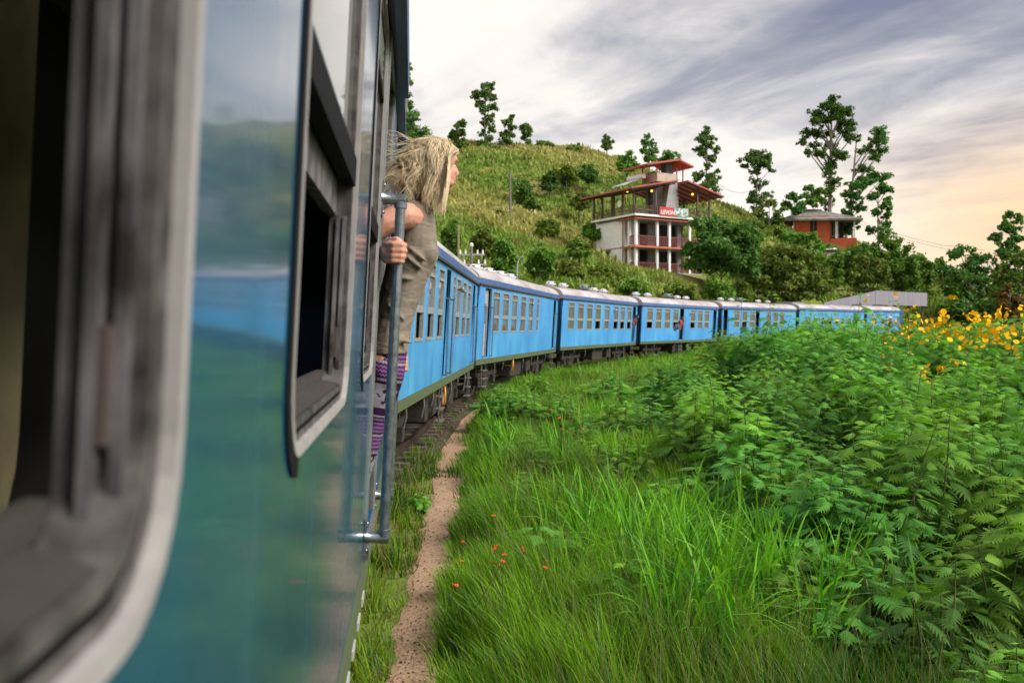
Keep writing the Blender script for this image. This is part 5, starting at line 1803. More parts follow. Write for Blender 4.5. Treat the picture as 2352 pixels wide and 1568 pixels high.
def oval_ring(c, fdir, sdir, rf, rb, rs, n=20):
    """cross-section: rf forward, rb backward, rs sideways"""
    out = []
    for k in range(n):
        t = 2 * math.pi * k / n
        cf, sn = math.cos(t), math.sin(t)
        out.append(Vector(c) + Vector(fdir) * (rf if cf > 0 else rb) * cf + Vector(sdir) * rs * sn)
    return out

def woman():
    base = at(812, 1212, 3.98)
    W = empty('person', (base.x, base.y, FLOOR + .005))
    tag(W, 'woman with wavy blonde hair, olive sleeveless top and purple print trousers leaning from coach door', 'person')
    o = Vector(W.location)
    A = lambda px, py, Y=3.95: at(px, py, Y) - o
    # ---------------- body: head, neck, chest core, both arms and hands, legs, feet
    b = MB()
    hc = A(1006, 380, 3.97)
    fd = Vector((.84, .54, -.04)).normalized()         # facing
    up = Vector((.06, .02, 1)).normalized()
    rt = fd.cross(up).normalized()                      # her right, towards the viewer
    up = rt.cross(fd).normalized()
    def H(f, r, u): return hc + fd * f + rt * r + up * u
    rotm = Matrix((rt, fd, up)).transposed().to_quaternion()
    b.ell(H(-.012, 0, .028), (.074, .096, .088), 20, 14, rotm)       # cranium
    b.ell(H(.030, 0, -.040), (.058, .060, .078), 18, 12, rotm)       # face
    b.ell(H(.052, 0, -.098), (.026, .024, .022), 12, 9, rotm)        # chin
    b.ell(H(.030, .030, -.078), (.028, .040, .024), 12, 9, rotm)     # jaw
    b.ell(H(.030, -.030, -.078), (.028, .040, .024), 12, 9, rotm)
    b.ell(H(.066, 0, .030), (.050, .024, .028), 12, 9, rotm)         # brow
    for s in (-1, 1):
        b.ell(H(.066, s * .030, -.026), (.020, .018, .018), 10, 8, rotm)   # cheekbones
    limb(b, [H(.080, 0, .012), H(.100, 0, -.024), H(.094, 0, -.034)], [.010, .0125, .012], 10)   # nose
    for s in (-1, 1):
        b.ell(H(.088, s * .010, -.034), .009, 8, 6)
    b.ell(H(.083, 0, -.056), (.020, .010, .0065), 12, 8, rotm)       # lips
    b.ell(H(.081, 0, -.068), (.018, .011, .0075), 12, 8, rotm)
    for s in (-1, 1):
        b.ell(H(-.005, s * .077, -.012), (.010, .017, .030), 10, 8, rotm)  # ears
    limb(b, [H(-.028, 0, -.050), A(968, 470, 3.97), A(955, 505, 3.97)], [.052, .048, .060])
    # chest core (inside the top)
    limb(b, [A(946, 520), A(925, 640), A(892, 760), A(878, 830)], [.080, .072, .068, .075])
    # near arm: shoulder back, elbow inside the doorway, hand on the rail
    sh, el, wr = A(930, 497, 3.80), A(838, 549, 3.74), A(872, 580, 3.575)
    limb(b, [sh, A(884, 514, 3.76), el], [.062, .056, .042])
    limb(b, [A(948, 500, 3.86), sh], [.064, .062])
    limb(b, [el, A(852, 566, 3.66), wr], [.042, .038, .027])
    # hand closed on the rail (rail at 912, 578)
    rx = 911.5
    hp = A(888, 580, 3.535)
    b.ell(hp + Vector((.002, 0, 0)), (.030, .024, .046), 14, 10, Euler((0, R(4), R(15))).to_quaternion())
    limb(b, [wr, hp], [.027, .028])
    for k, (y, ln) in enumerate(((562, 1.0), (575, 1.04), (588, 1.0), (600, .88))):
        xo = -(y - 578) * .055
        r_ = (.0112, .0115, .0110, .0098)[k]
        limb(b, [A(887 + xo, y, 3.522), A(903 + xo, y, 3.497), A(903 + xo + 20 * ln, y + 1, 3.501), A(903 + xo + 27 * ln, y + 1, 3.528), A(903 + xo + 20 * ln, y + 1, 3.566)],
             [r_ * 1.08, r_ * 1.08, r_, r_ * .95, r_ * .85], 10)
    limb(b, [A(888, 566, 3.55), A(897, 552, 3.525), A(911, 549, 3.512), A(922, 555, 3.52)], [.017, .0125, .0115, .0095], 10)   # thumb over the top
    # far arm down to the far rail
    fs, fe, fw = A(962, 512, 4.12), A(905, 690, 4.22), A(912, 812, 4.40)
    limb(b, [A(960, 500, 4.05), fs, fe, fw], [.055, .052, .038, .026])
    fh = A(919, 834, 4.42)
    b.ell(fh, (.026, .036, .042), 12, 9)
    for k in range(4):
        y = 822 + k * 9
        limb(b, [A(912, y, 4.40), A(930, y, 4.39), A(934, y, 4.43), A(922, y, 4.46)], [.010, .010, .010, .009], 8)
    limb(b, [fh, A(924, 815, 4.41), A(932, 812, 4.42)], [.014, .012, .010], 8)
    # legs and feet
    for dy, dx in ((-.085, 0), (.10, -4)):
        Y = 3.98 + dy
        limb(b, [A(882 + dx, 835, Y), A(834 + dx, 985, Y), A(786 + dx, 1175, Y)], [.085, .056, .036])
        limb(b, [A(783 + dx, 1188, Y), A(815 + dx, 1203, Y + .12)], [.036, .026])
        for k in range(5):
            b.ell(A(820 + dx, 1205, Y + .10 + k * .015), (.016, .009, .010), 8, 6)
    blob('body', b, .0052, 3, m_skin, W, .35)
    # eyes
    for s in (-1, 1):
        e = MB(); e.ell(H(.0595, s * .031, -.002), .0112, 12, 9)
        eo = e.build('eye', M('eye_white', (.75, .72, .70), .2), W, smooth=True)
        e2 = MB(); e2.ell(H(.0685, s * .032, -.002), (.0045, .0045, .0055), 10, 7)
        e2.build('iris', M('iris_blue', (.08, .16, .25), .15), eo, smooth=True)
        l = MB(); limb(l, [H(.080, s * .016, .022), H(.082, s * .034, .027), H(.070, s * .050, .020)], [.003, .004, .002], 6)
        l.build('eyebrow', M('eyebrow', (.22, .14, .07), .8), W, smooth=True)
    # ---------------- sleeveless top
    t = MB()
    F_, S_ = Vector((.98, .18, 0)).normalized(), Vector((.18, -.98, 0)).normalized()
    # centre px, py, forward, back, side radii (metres)
    rings = []
    for px, py, rf, rb, rs, Y in ((955, 474, .045, .050, .075, 3.97), (956, 486, .075, .070, .120, 3.97), (955, 505, .090, .085, .150, 3.96), (952, 530, .100, .095, .155, 3.96), (948, 555, .112, .105, .155, 3.96), (945, 582, .123, .108, .150, 3.96),
                                 (942, 605, .118, .108, .146, 3.96), (936, 632, .102, .106, .140, 3.96), (926, 670, .088, .105, .136, 3.96), (914, 715, .080, .106, .140, 3.96), (903, 760, .078, .110, .150, 3.97), (896, 795, .083, .115, .158, 3.97), (893, 811, .088, .118, .162, 3.97)):
        rings.append(oval_ring(A(px, py, Y), F_, S_, rf, rb, rs))
    t.loft(rings)
    for s, (px, py, Y) in ((1, (979, 580, 3.895)), (-1, (984, 583, 4.05))):   # bust
        t.ell(A(px, py, Y), (.050, .058, .062), 14, 10)
    limb(t, [A(958, 490, 3.90), A(946, 492, 3.855)], [.062, .064])         # near shoulder cap
    limb(t, [A(965, 490, 4.02), A(972, 494, 4.07)], [.058, .058])
    # folds pulled from the armpit and gathered at the hem
    for (a, c, r_) in (((925, 560, 3.815), (985, 604, 3.83), .010), ((920, 580, 3.815), (975, 622, 3.83), .009), ((905, 640, 3.82), (950, 640, 3.825), .008), ((895, 775, 3.825), (950, 788, 3.86), .011), ((893, 800, 3.82), (945, 770, 3.86), .009), ((890, 700, 3.825), (930, 735, 3.83), .008)):
        p, q_ = A(*a), A(*c)
        t.tube([p, p.lerp(q_, .33) + Vector((0, -.008, .004)), p.lerp(q_, .66) + Vector((0, -.008, 0)), q_], [r_ * .5, r_, r_, r_ * .4], 8)
    blob('top', t, .007, 5, m_khaki, W, .45)
    # dark stitched armhole edge
    arm = MB()
    P = []
    for k in range(25):
        a = 2 * math.pi * k / 24
        P.append(A(930 + 12 * math.cos(a) + (9 if math.cos(a) > 0 else 0), 503 - 41 * math.sin(a), 3.80 + .02 * math.cos(a)))
    # ---------------- trousers
    p = MB()
    p.loft([oval_ring(A(px, py, 3.98), F_, S_, rf, rb, rs) for px, py, rf, rb, rs in ((897, 790, .078, .112, .152), (891, 820, .085, .120, .165), (884, 860, .088, .120, .170), (878, 890, .080, .110, .165))])
    for dy, dx in ((-.085, 0), (.095, -4)):
        Y = 3.98 + dy
        limb(p, [A(882 + dx, 850, Y), A(862 + dx, 915, Y), A(838 + dx, 990, Y), A(810 + dx, 1090, Y), A(794 + dx, 1150, Y)], [.096, .094, .082, .078, .070])
    blob('trousers', p, .008, 4, elephant_print(), W, .45)
    # ---------------- hair
    cap = MB()
    cap.ell(H(-.020, 0, .040), (.084, .100, .086), 20, 14, rotm)
    cap.ell(H(-.055, .006, -.030), (.086, .066, .098), 18, 12, rotm)
    cap.ell(H(-.050, .046, -.062), (.048, .060, .085), 14, 10, rotm)
    cap.ell(H(-.015, .056, -.010), (.034, .052, .078), 14, 10, rotm)
    cap.ell(H(-.075, .03, -.075), (.062, .050, .070), 14, 10, rotm)
    hm = leafmat('blonde_hair', .35, .42, glow=(1, .96, .88))
    hair = blob('hair', cap, .008, 4, M('hair_underlayer', (0.52, 0.36, 0.19), .6, var=.5, vscale=40, stretch=(1, 1, .15), bump=.5), W)
    rg = np.random.default_rng(21)
    V, Q, Cc = [], [], []
    nseg, nr = 12, 3
    def lock(root, path_fn, r0, colr):
        base_i = len(V)
        prev = None
        for k in range(nseg + 1):
            t_ = k / nseg
            c = path_fn(t_)
            d = (path_fn(min(1, t_ + .04)) - path_fn(max(0, t_ - .04))).normalized()
            side_ = d.cross(rt + up * .3).normalized() if prev is None else (prev - d * prev.dot(d)).normalized()
            prev = side_
            oth = d.cross(side_)
            w = r0 * (1.0 - .8 * t_ ** 2) * (.55 if k == 0 else 1)
            for j in range(nr):
                a = 2 * math.pi * j / nr + .4
                V.append(tuple(c + side_ * (math.cos(a) * w * 1.5) + oth * (math.sin(a) * w * .7)))
                Cc.append(colr * (.86 + .2 * min(1, t_ * 2)))
        for k in range(nseg):
            for j in range(nr):
                j2 = (j + 1) % nr
                Q.append((base_i + k * nr + j, base_i + k * nr + j2, base_i + (k + 1) * nr + j2, base_i + (k + 1) * nr + j))
    wind = Vector((-.95, -.10, .05))
    def keep_face(p_):
        # hair is swept back off the face
        rel = p_ - hc
        f_, u_ = rel.dot(fd), rel.dot(up)
        r_ = max(0, rel.dot(rt))
        lim = (.046 + .062 * min(1, max(0, (u_ - .030) / .045)) - .015 * min(1, max(0, (-u_ - .08) / .1)) - .54 * r_) / .84
        if f_ > lim:
            p_ = p_ - fd * (f_ - lim) * .94
            p_ = p_ + rt * (.35 * min(.05, f_ - lim) if rel.dot(rt) > 0 else -.35 * min(.05, f_ - lim))
        return p_
    for i in range(190):
        # guide locks rooted over the crown and back of the skull
        th = rg.uniform(-1.9, 1.9)            # round the head, 0 = viewer side (her right), + = back
        la = rg.uniform(.05, 1.40)
        dirv = (rt * math.cos(th) - fd * math.sin(th)) * math.cos(la) + up * math.sin(la)
        if rg.random() < .22:
            dirv = (rt * rg.uniform(.1, .8) + fd * rg.uniform(.1, .75) + up * rg.uniform(.5, .9)).normalized()
        back = max(0, -dirv.dot(fd))
        L0 = rg.uniform(.25, .33) * (1 - .12 * back)
        blow = rg.uniform(.10, .62) * (.35 + .9 * back)
        ph, amp, fq = rg.uniform(0, 6.28), rg.uniform(.013, .026), rg.uniform(1.3, 2.1)
        wv = (fd * rg.normal() + up * .2 * rg.normal() + rt * .6 * rg.normal()).normalized()
        tone0 = rg.random()
        out_ = dirv * rg.uniform(.016, .042)
        curl = rg.uniform(.0, .035)
        for j in range(24):
            dv = (dirv + Vector(rg.normal(size=3)) * .10).normalized()
            root = H(-.018, 0, .036) + rt * dv.dot(rt) * .085 + fd * dv.dot(fd) * .100 + up * dv.dot(up) * .087
            off_ = Vector(rg.normal(size=3)) * .0065
            L_ = L0 * rg.uniform(.86, 1.06)
            ph2, am2 = ph + rg.normal() * .22, amp * rg.uniform(.8, 1.2)
            tone = min(1, max(0, .6 * tone0 + .4 * rg.random()))
            colr = np.array((.96, .76, .48)) * (1 - tone) + np.array((1.0, .93, .74)) * tone
            if rg.random() < .08: colr = np.array((.50, .33, .17))
            def path(t_, root=root, out_=out_, L_=L_, blow=blow, ph=ph2, amp=am2, fq=fq, wv=wv, off_=off_, curl=curl):
                drop = -up * L_ * (t_ ** 1.2) * (1 - .28 * min(1, blow))
                wnd = wind * L_ * blow * .5 * t_ ** 1.5
                bulge = out_ * math.sin(min(1, t_ * 1.3) * math.pi * .62) * 1.15
                wave = wv * amp * math.sin(ph + t_ * fq * 6.28) * min(1, t_ * 2.2)
                tip = wv * curl * max(0, t_ - .7) ** 2 * 8 + out_ * t_ * .6
                return keep_face(root + drop + wnd + bulge + wave + tip + off_ * (1 - .5 * t_) * min(1, t_ * 4))
            lock(root, path, rg.uniform(.0006, .0017), colr)
    # loose wisps streaming back
    for i in range(90):
        root = H(-.06 + rg.normal() * .04, rg.uniform(-.05, .09), .10 - rg.random() * .18)
        L_ = rg.uniform(.10, .24)
        ph, fq = rg.uniform(0, 6.28), rg.uniform(.8, 1.8)
        dv = (wind + up * rg.uniform(-.55, .45) + rt * rg.normal() * .25).normalized()
        def path(t_, root=root, L_=L_, ph=ph, fq=fq, dv=dv):
            return root + dv * L_ * t_ + up * (.016 * math.sin(ph + t_ * fq * 6.28) * t_ - .05 * L_ * t_ * t_)
        lock(root, path, rg.uniform(.0006, .0014), np.array((.95, .85, .62)))
    obj('locks', np_mesh('locks', np.array(V), quads=np.array(Q), col=np.array(Cc), smooth=True), hm, hair)
    return W
woman()

def passenger(coach_i, y, x, z, label, shirt, lean=.25, head_only=False, face=1):
    root = [ob for ob in COL.objects if ob.name.startswith('railway_coach')]
    xx, yy, h, L, dz = COACHES[coach_i]
    rot = Euler((0, CANT, -R(h)))
    piv = Vector((xx, yy, CAM_Z + dz))
    loc = piv + rot.to_matrix() @ Vector((x, y, z - CAM_Z))
    P = empty('person', loc, rot)
    tag(P, label, 'person', 'passengers leaning out of far coaches')
    b = MB()
    l = lean
    head = Vector((l + .10, .05, 1.50))
    b.ell(head, (.075, .09, .115), 12, 9)
    b.ell(head + Vector((.06, .04, -.02)), (.03, .03, .03), 8, 6)
    limb(b, [head - Vector((.01, 0, .08)), Vector((l * .85, 0, 1.32))], [.05, .055])
    limb(b, [Vector((l * .8, 0, 1.22)), Vector((l * .4, 0, 1.0)), Vector((0, 0, .85))], [.13, .12, .13])
    limb(b, [Vector((l * .8, -.17, 1.27)), Vector((l * .6 + .08, -.24, 1.02)), Vector((l * .6 - .02, -.30, .95 + .3))], [.055, .042, .03])
    limb(b, [Vector((l * .8, .17, 1.27)), Vector((l * .6 + .08, .24, 1.02)), Vector((l * .6 - .02, .32, 1.2))], [.055, .042, .03])
    for s in (-.09, .09):
        limb(b, [Vector((0, s, .85)), Vector((-.03, s, .45)), Vector((-.08, s, .06))], [.085, .06, .045])
        limb(b, [Vector((-.08, s, .05)), Vector((.08, s, .04))], [.045, .035])
    blob('body', b, .02, 3, m_skin2, P)
    c = MB()
    limb(c, [Vector((l * .8, 0, 1.25)), Vector((l * .4, 0, 1.0)), Vector((0, 0, .80))], [.155, .14, .15])
    for s in (-1, 1):
        limb(c, [Vector((l * .8, s * .16, 1.27)), Vector((l * .7 + .05, s * .21, 1.12))], [.075, .065])
    blob('shirt', c, .02, 3, shirt, P)
    t = MB()
    for s in (-.09, .09):
        limb(t, [Vector((0, s, .85)), Vector((-.03, s, .45)), Vector((-.08, s, .12))], [.10, .075, .065])
    blob('trousers', t, .02, 3, M('dark_trousers', (.04, .04, .06), .9), P)
    hr = MB(); hr.ell(head + Vector((-.02, -.02, .035)), (.085, .092, .10), 12, 9)
    blob('hair', hr, .02, 2, M('black_hair', (.012, .010, .010), .5), P)
for k_, (ci, yy_, c_) in enumerate(((1, w1[0][0], (.3, .12, .12)), (1, w1b[1][0], (.45, .4, .35)), (2, w2[0][0], (.1, .15, .3)))):
    passenger(ci, yy_, -.34, FLOOR - .30, ('seated passenger in dull red behind the first window past the woman', 'seated passenger in pale shirt behind a window near the coach end', 'seated passenger in navy behind the first window of the vented coach')[k_],
              cloth_mat('shirt_%d' % k_, c_, tuple(q_ * 1.2 for q_ in c_)), lean=.02)
passenger(3, 13.4, -.16, FLOOR, 'passenger in maroon shirt standing in the end door of the eight-window coach', cloth_mat('maroon_shirt', (.16, .04, .05), (.2, .05, .06)))
passenger(4, w4[3][0], -.24, FLOOR - .32, 'dark-haired passenger leaning from the window beside the middle door', cloth_mat('grey_shirt', (.10, .10, .12), (.14, .14, .16)), lean=.42)
passenger(4, d4[0][0] - .1, -.12, FLOOR - .05, 'passenger in red standing in the middle door of the fifth coach', cloth_mat('red_shirt', (.45, .05, .05), (.5, .07, .06)), lean=.10)
# ------------------------------------------------------------------ grass of the meadow and verge
m_grass = leafmat('grass_blades', .40, .45)
TR2 = TRK[::1, :2]
def shrub_edge(Y):
    """X of the left edge of the shrubbery as a function of distance"""
    return np.interp(Y, [3, 6, 8, 11, 14, 17, 20, 26, 32, 40, 50, 70], [2.0, 2.5, 2.95, 2.75, 2.75, 3.3, 4.1, 5.7, 7.8, 11.2, 16, 26])
def path_dist(X, Y):
    P = PATH[:, :2]
    d = np.empty(len(X)); w = np.empty(len(X))
    for a in range(0, len(X), 20000):
        dd = ((np.stack([X[a:a + 20000], Y[a:a + 20000]], -1)[:, None] - P[None]) ** 2).sum(-1)
        j = dd.argmin(1)
        d[a:a + 20000] = np.sqrt(dd[np.arange(len(j)), j]); w[a:a + 20000] = PATH[j, 2]
    return d, w
def noise2(X, Y, s, z=0.0):
    return np.array([mnoise.noise((x * s, y * s, z)) for x, y in zip(X, Y)])

def blades(X, Y, h, w, lean_dir, lean_amt, col, rg, seg=3, droop=.25):
    """curved tapering blades as one mesh"""
    n = len(X)
    Z = ground(X, Y) - .03
    face = lean_dir + rg.normal(size=n) * .9 + 1.57
    fx, fy = np.cos(face), np.sin(face)
    lx, ly = np.cos(lean_dir), np.sin(lean_dir)
    rows = []
    for k in range(seg + 1):
        t = k / seg
        off = lean_amt * h * (t ** 1.6)
        zz = Z + h * (t - droop * lean_amt * t ** 3)
        ww = w * (1 - t) ** .7 if k < seg else 0 * w
        cx, cy_ = X + lx * off, Y + ly * off
        if k < seg:
            rows.append(np.stack([cx - fx * ww, cy_ - fy * ww, zz], -1))
            rows.append(np.stack([cx + fx * ww, cy_ + fy * ww, zz], -1))
        else:
            rows.append(np.stack([cx, cy_, zz], -1))
    nv = 2 * seg + 1
    v = np.stack(rows, 1).reshape(-1, 3)
    o = (np.arange(n) * nv)[:, None]
    qd = [np.concatenate([o + 2 * k, o + 2 * k + 1, o + 2 * k + 3, o + 2 * k + 2], 1) for k in range(seg - 1)]
    tr = np.concatenate([o + 2 * (seg - 1), o + 2 * (seg - 1) + 1, o + 2 * seg], 1)
    c = np.repeat(col, nv, 0)
    tt = np.tile(np.array([0.72] * 2 + [1.0] * (nv - 3) + [1.12]), n)
    return v, np.concatenate(qd, 0), tr, c

def meadow():
    rg = np.random.default_rng(5)
    Xs, Ys, Wd, Ta, Th, Tc = [], [], [], [], [], []
    for (y0, y1, dens, wid) in ((2.2, 5, 1000, .0056), (5, 8, 950, .0064), (8, 12, 680, .0075), (12, 18, 400, .0095), (18, 28, 210, .0135), (28, 42, 95, .020), (42, 66, 45, .030)):
        x0, x1 = -2, shrub_edge(y1) + 2.5
        n = int(dens * (x1 - x0) * (y1 - y0))
        X = rg.uniform(x0, x1, n); Y = rg.uniform(y0, y1, n)
        nt = int((7.0 if y0 < 12 else 3.2 if y0 < 28 else 1.2) * (x1 - x0) * (y1 - y0))
        tx, ty = rg.uniform(x0, x1, nt), rg.uniform(y0, y1, nt)
        k = rg.integers(0, nt, n)
        tus = rg.random(n) < .78
        a_ = rg.random(n) * 6.283
        r_ = (.035 + .15 * np.sqrt(rg.random(n))) * (1 if y0 < 12 else 1.6 if y0 < 28 else 2.6)
        X = np.where(tus, tx[k] + np.cos(a_) * r_, X); Y = np.where(tus, ty[k] + np.sin(a_) * r_, Y)
        Xs.append(X); Ys.append(Y); Wd.append(np.full(n, wid))
        Ta.append(np.where(tus, a_, np.nan)); Th.append(rg.normal(size=nt)[k] * tus); Tc.append(rg.normal(size=nt)[k] * tus)
    X, Y, Wd, Ta, Th, Tc = [np.concatenate(a) for a in (Xs, Ys, Wd, Ta, Th, Tc)]
    d, _ = track_dist(X, Y)
    keep = (d > 1.10) & (X < shrub_edge(Y) + .5)
    X, Y, Wd, d, Ta, Th, Tc = [a[keep] for a in (X, Y, Wd, d, Ta, Th, Tc)]
    pd, pw = path_dist(X, Y)
    on_path = pd < pw * (.46 + .14 * np.sin(Y * 2.1) * np.sin(Y * .9 + 1))
    # which side of the path: verge next to the train keeps short and thin
    P = PATH[:, :2]
    px_at = np.interp(Y, PATH[:, 1], PATH[:, 0])
    verge = (X < px_at) & (Y < PATH[-1, 1])
    r_ = rg.random(len(X))
    keep = ~on_path | (r_ < .012 + .05 * np.clip(noise2(X, Y, 1.6, 2.0), 0, 1) * (pd > pw * .22))
    keep &= ~(verge & (r_ < np.where(d < 1.5, .30, .12)))
    X, Y, Wd, d, verge, pd, on_path, pw, Ta, Th, Tc = [a[keep] for a in (X, Y, Wd, d, verge, pd, on_path, pw, Ta, Th, Tc)]
    n = len(X)
    cl = noise2(X, Y, .55); cl2 = noise2(X, Y, 1.9, 4.0); cl3 = noise2(X, Y, .22, 9.0)
    h = .46 + .34 * cl + .16 * cl2 + .14 * rg.random(n) + .13 * Th
    far = smoothstep(12, 30, Y)
    h = h + .06 * far + .20 * np.clip(cl3, -1, 1)
    edge = smoothstep(.0, .55, pd - pw * .5)
    h = np.where(verge, .10 + .16 * rg.random(n) + .26 * np.clip(cl2 + .1, 0, 1), h * (.45 + .55 * edge))
    h = np.where(on_path, .03 + .05 * rg.random(n), h)
    h = np.where(verge & (pd < pw * .85), h * .55, h)
    h = np.clip(h, .05, 1.2)
    # lean: over the path near the viewer, otherwise mixed
    ld = rg.uniform(0, 6.283, n)
    bias = (rg.random(n) < np.clip(1.15 - pd * .35, .25, .9)) & ~verge
    ld = np.where(bias, math.pi + rg.normal(size=n) * .55, ld)
    ld = np.where(~np.isnan(Ta) & ~bias, np.nan_to_num(Ta) + rg.normal(size=n) * .35, ld)
    la = .16 + .55 * rg.random(n) ** 1.3
    t = np.clip(.44 + .6 * cl3 + .3 * cl2 + .22 * rg.normal(size=n) + .17 * Tc, 0, 1)[:, None]
    lo, hi = np.array((.022, .110, .007)), np.array((.275, .560, .024))
    col = lo * (1 - t) + hi * t
    dry = (rg.random(n) < np.where(verge, .24, .05))[:, None]
    col = np.where(dry, np.array((.26, .23, .085)) * (.7 + .6 * rg.random((n, 1))), col)
    col = np.where(verge[:, None], col * np.array((1.05, .90, 1.0)) * .92, col)
    blu = (rg.random(n) < .07)[:, None]
    col = np.where(blu, np.array((.13, .24, .12)), col)
    v, qd, tr, c = blades(X, Y, h, Wd, ld, la, col, rg)
    o = obj('meadow_grass', np_mesh('meadow_grass', v, quads=qd, tris=tr, col=c), m_grass)
    tag(o, 'long bright green meadow grass beside the path', 'grass', kind='stuff')
    return n
n_grass = meadow()

def broad_grass():
    """tall cane-like grass with broad arching blades"""
    rg = np.random.default_rng(8)
    C = []
    for (px, py, spread, m) in ((1560, 1330, .55, 12), (1680, 1300, .5, 14), (1780, 1330, .5, 12), (1860, 1400, .5, 12), (1450, 1290, .5, 8), (1380, 1110, .7, 9), (1260, 1080, .7, 9), (1190, 1040, .6, 8), (1330, 1010, .9, 8), (1240, 960, 1.0, 8), (1420, 900, 2.0, 14), (1350, 880, 1.6, 12), (1620, 1400, .5, 12), (1500, 1380, .5, 10), (1730, 1450, .5, 12), (1560, 1480, .5, 6), (1330, 1250, .5, 6)):
        Y = F * (CAM_Z + .28) / (py - 752 + 0.0)
        X = (px - 1176) / F * Y
        for _ in range(m):
            C.append((X + rg.normal() * spread, Y + rg.normal() * spread, min(1.0, Y / 9)))
    C = np.array(C)
    pdc, pwc = path_dist(C[:, 0], C[:, 1])
    C = C[pdc > pwc * .8 + .25]
    X = np.repeat(C[:, 0], 12) + rg.normal(size=len(C) * 12) * .05
    Y = np.repeat(C[:, 1], 12) + rg.normal(size=len(C) * 12) * .05
    n = len(X)
    h = .85 + .45 * rg.random(n)
    ld = rg.uniform(0, 6.283, n)
    la = .15 + .75 * rg.random(n) ** 1.4
    t = rg.random((n, 1))
    col = np.array((.050, .18, .012)) * (1 - t) + np.array((.22, .46, .03)) * t
    w = np.repeat(.013 + .006 * C[:, 2], 12) * (.7 + .6 * rg.random(n))
    v, qd, tr, c = blades(X, Y, h, w, ld, la, col, rg, seg=6, droop=.75)
    o = obj('cane_grass', np_mesh('cane_grass', v, quads=qd, tris=tr, col=c, smooth=True), m_grass)
    tag(o, 'broad-bladed tall grass standing in clumps through the meadow', 'grass', kind='stuff')
broad_grass()

def grass_heads():
    """thin stalks with feathery seed heads"""
    rg = np.random.default_rng(18)
    n = 5200
    Y = 4 + 34 * rg.random(n) ** 1.5
    X = rg.uniform(-1.2, 1, n) * 0 + rg.random(n) * (shrub_edge(Y) + 1.0) - .4 + .02 * Y
    d, _ = track_dist(X, Y)
    pd, pw = path_dist(X, Y)
    k = (d > 2.6) & (pd > pw * .6)
    X, Y = X[k], Y[k]; n = len(X)
    h = .70 + .35 * rg.random(n)
    ld = rg.uniform(0, 6.283, n); la = .15 + .35 * rg.random(n)
    t = rg.random((n, 1))
    col = np.array((.16, .20, .05)) * (1 - t) + np.array((.30, .27, .11)) * t
    v, qd, tr, c = blades(X, Y, h, .0016 + .00022 * Y, ld, la, col, rg, seg=4)
    o = obj('grass_seed_stalks', np_mesh('grass_seed_stalks', v, quads=qd, tris=tr, col=c), m_grass)
    tag(o, 'thin dry seed stalks standing above the grass', 'grass', kind='stuff')
grass_heads()

def pebbles():
    rg = np.random.default_rng(77)
    n = 1800
    i = rg.integers(0, len(PATH), n)
    X = PATH[i, 0] + rg.normal(size=n) * PATH[i, 2] * .45 - .1 * rg.random(n); Y = PATH[i, 1] + rg.normal(size=n) * .3
    Z = ground(X, Y) + .022
    s = .004 + .011 * rg.random(n) ** 2.5
    base = np.array([(1, 0, 0), (-1, 0, 0), (0, 1, 0), (0, -1, 0), (0, 0, .7), (0, 0, -.7)], float)
    v = base[None] * s[:, None, None] * (.7 + .6 * rg.random((n, 6, 1))) + np.stack([X, Y, Z], -1)[:, None]
    T = np.array([(0, 2, 4), (2, 1, 4), (1, 3, 4), (3, 0, 4), (2, 0, 5), (1, 2, 5), (3, 1, 5), (0, 3, 5)])
    tr = (T[None] + (np.arange(n) * 6)[:, None, None]).reshape(-1, 3)
    t = rg.random((n, 1)); col = np.array((.22, .16, .12)) * (1 - t) + np.array((.46, .35, .26)) * t
    o = obj('pebbles', np_mesh('pebbles', v.reshape(-1, 3), tris=tr, col=np.repeat(col, 6, 0)), leafmat('pebble', 0.0, .9))
    tag(o, 'small stones and clods strewn on the earth path', 'pebbles', kind='stuff')
pebbles()

# ------------------------------------------------------------------ shrubs with lobed leaves
def lobed_leaf(L_=1.0):
    """deeply lobed leaf lying along +x, drooping at the tip: verts, quads"""
    v, q_ = [], []
    m = 7
    for i in range(m):
        t0, t1, t2 = i / m, (i + .62) / m, (i + 1) / m
        ln = math.sin(math.pi * (t0 * .82 + .14)) * .44 + .05
        for s in (1, -1):
            def z(t, y): return -.34 * t * t - .16 * abs(y)
            tip = (t0 + .30, s * ln)
            a, b, c = (t0, 0.0), (t1, s * .02), (t2, 0.0)
            mid1 = (t0 + .115, s * ln * .55); mid2 = (t0 + .215, s * ln * .50)
            i0 = len(v)
            for (x, y) in (a, mid1, tip, mid2):
                v.append((x * L_, y * L_, z(x, y) * L_))
            q_.append((i0, i0 + 1, i0 + 2, i0 + 3) if s < 0 else (i0 + 3, i0 + 2, i0 + 1, i0))
            i1 = len(v)
            for (x, y) in (a, mid2, (t0 + .15, s * .012), (t0 + .12, 0)):
                v.append((x * L_, y * L_, z(x, y) * L_))
            q_.append((i1, i1 + 1, i1 + 2, i1 + 3))
    # end lobe
    i0 = len(v)
    for (x, y) in ((.9, 0), (1.02, .10), (1.30, 0), (1.02, -.10)):
        v.append((x * L_, y * L_, (-.34 * x * x) * L_))
    q_.append((i0, i0 + 1, i0 + 2, i0 + 3))
    return np.array(v), np.array(q_)
LV, LQ = lobed_leaf()
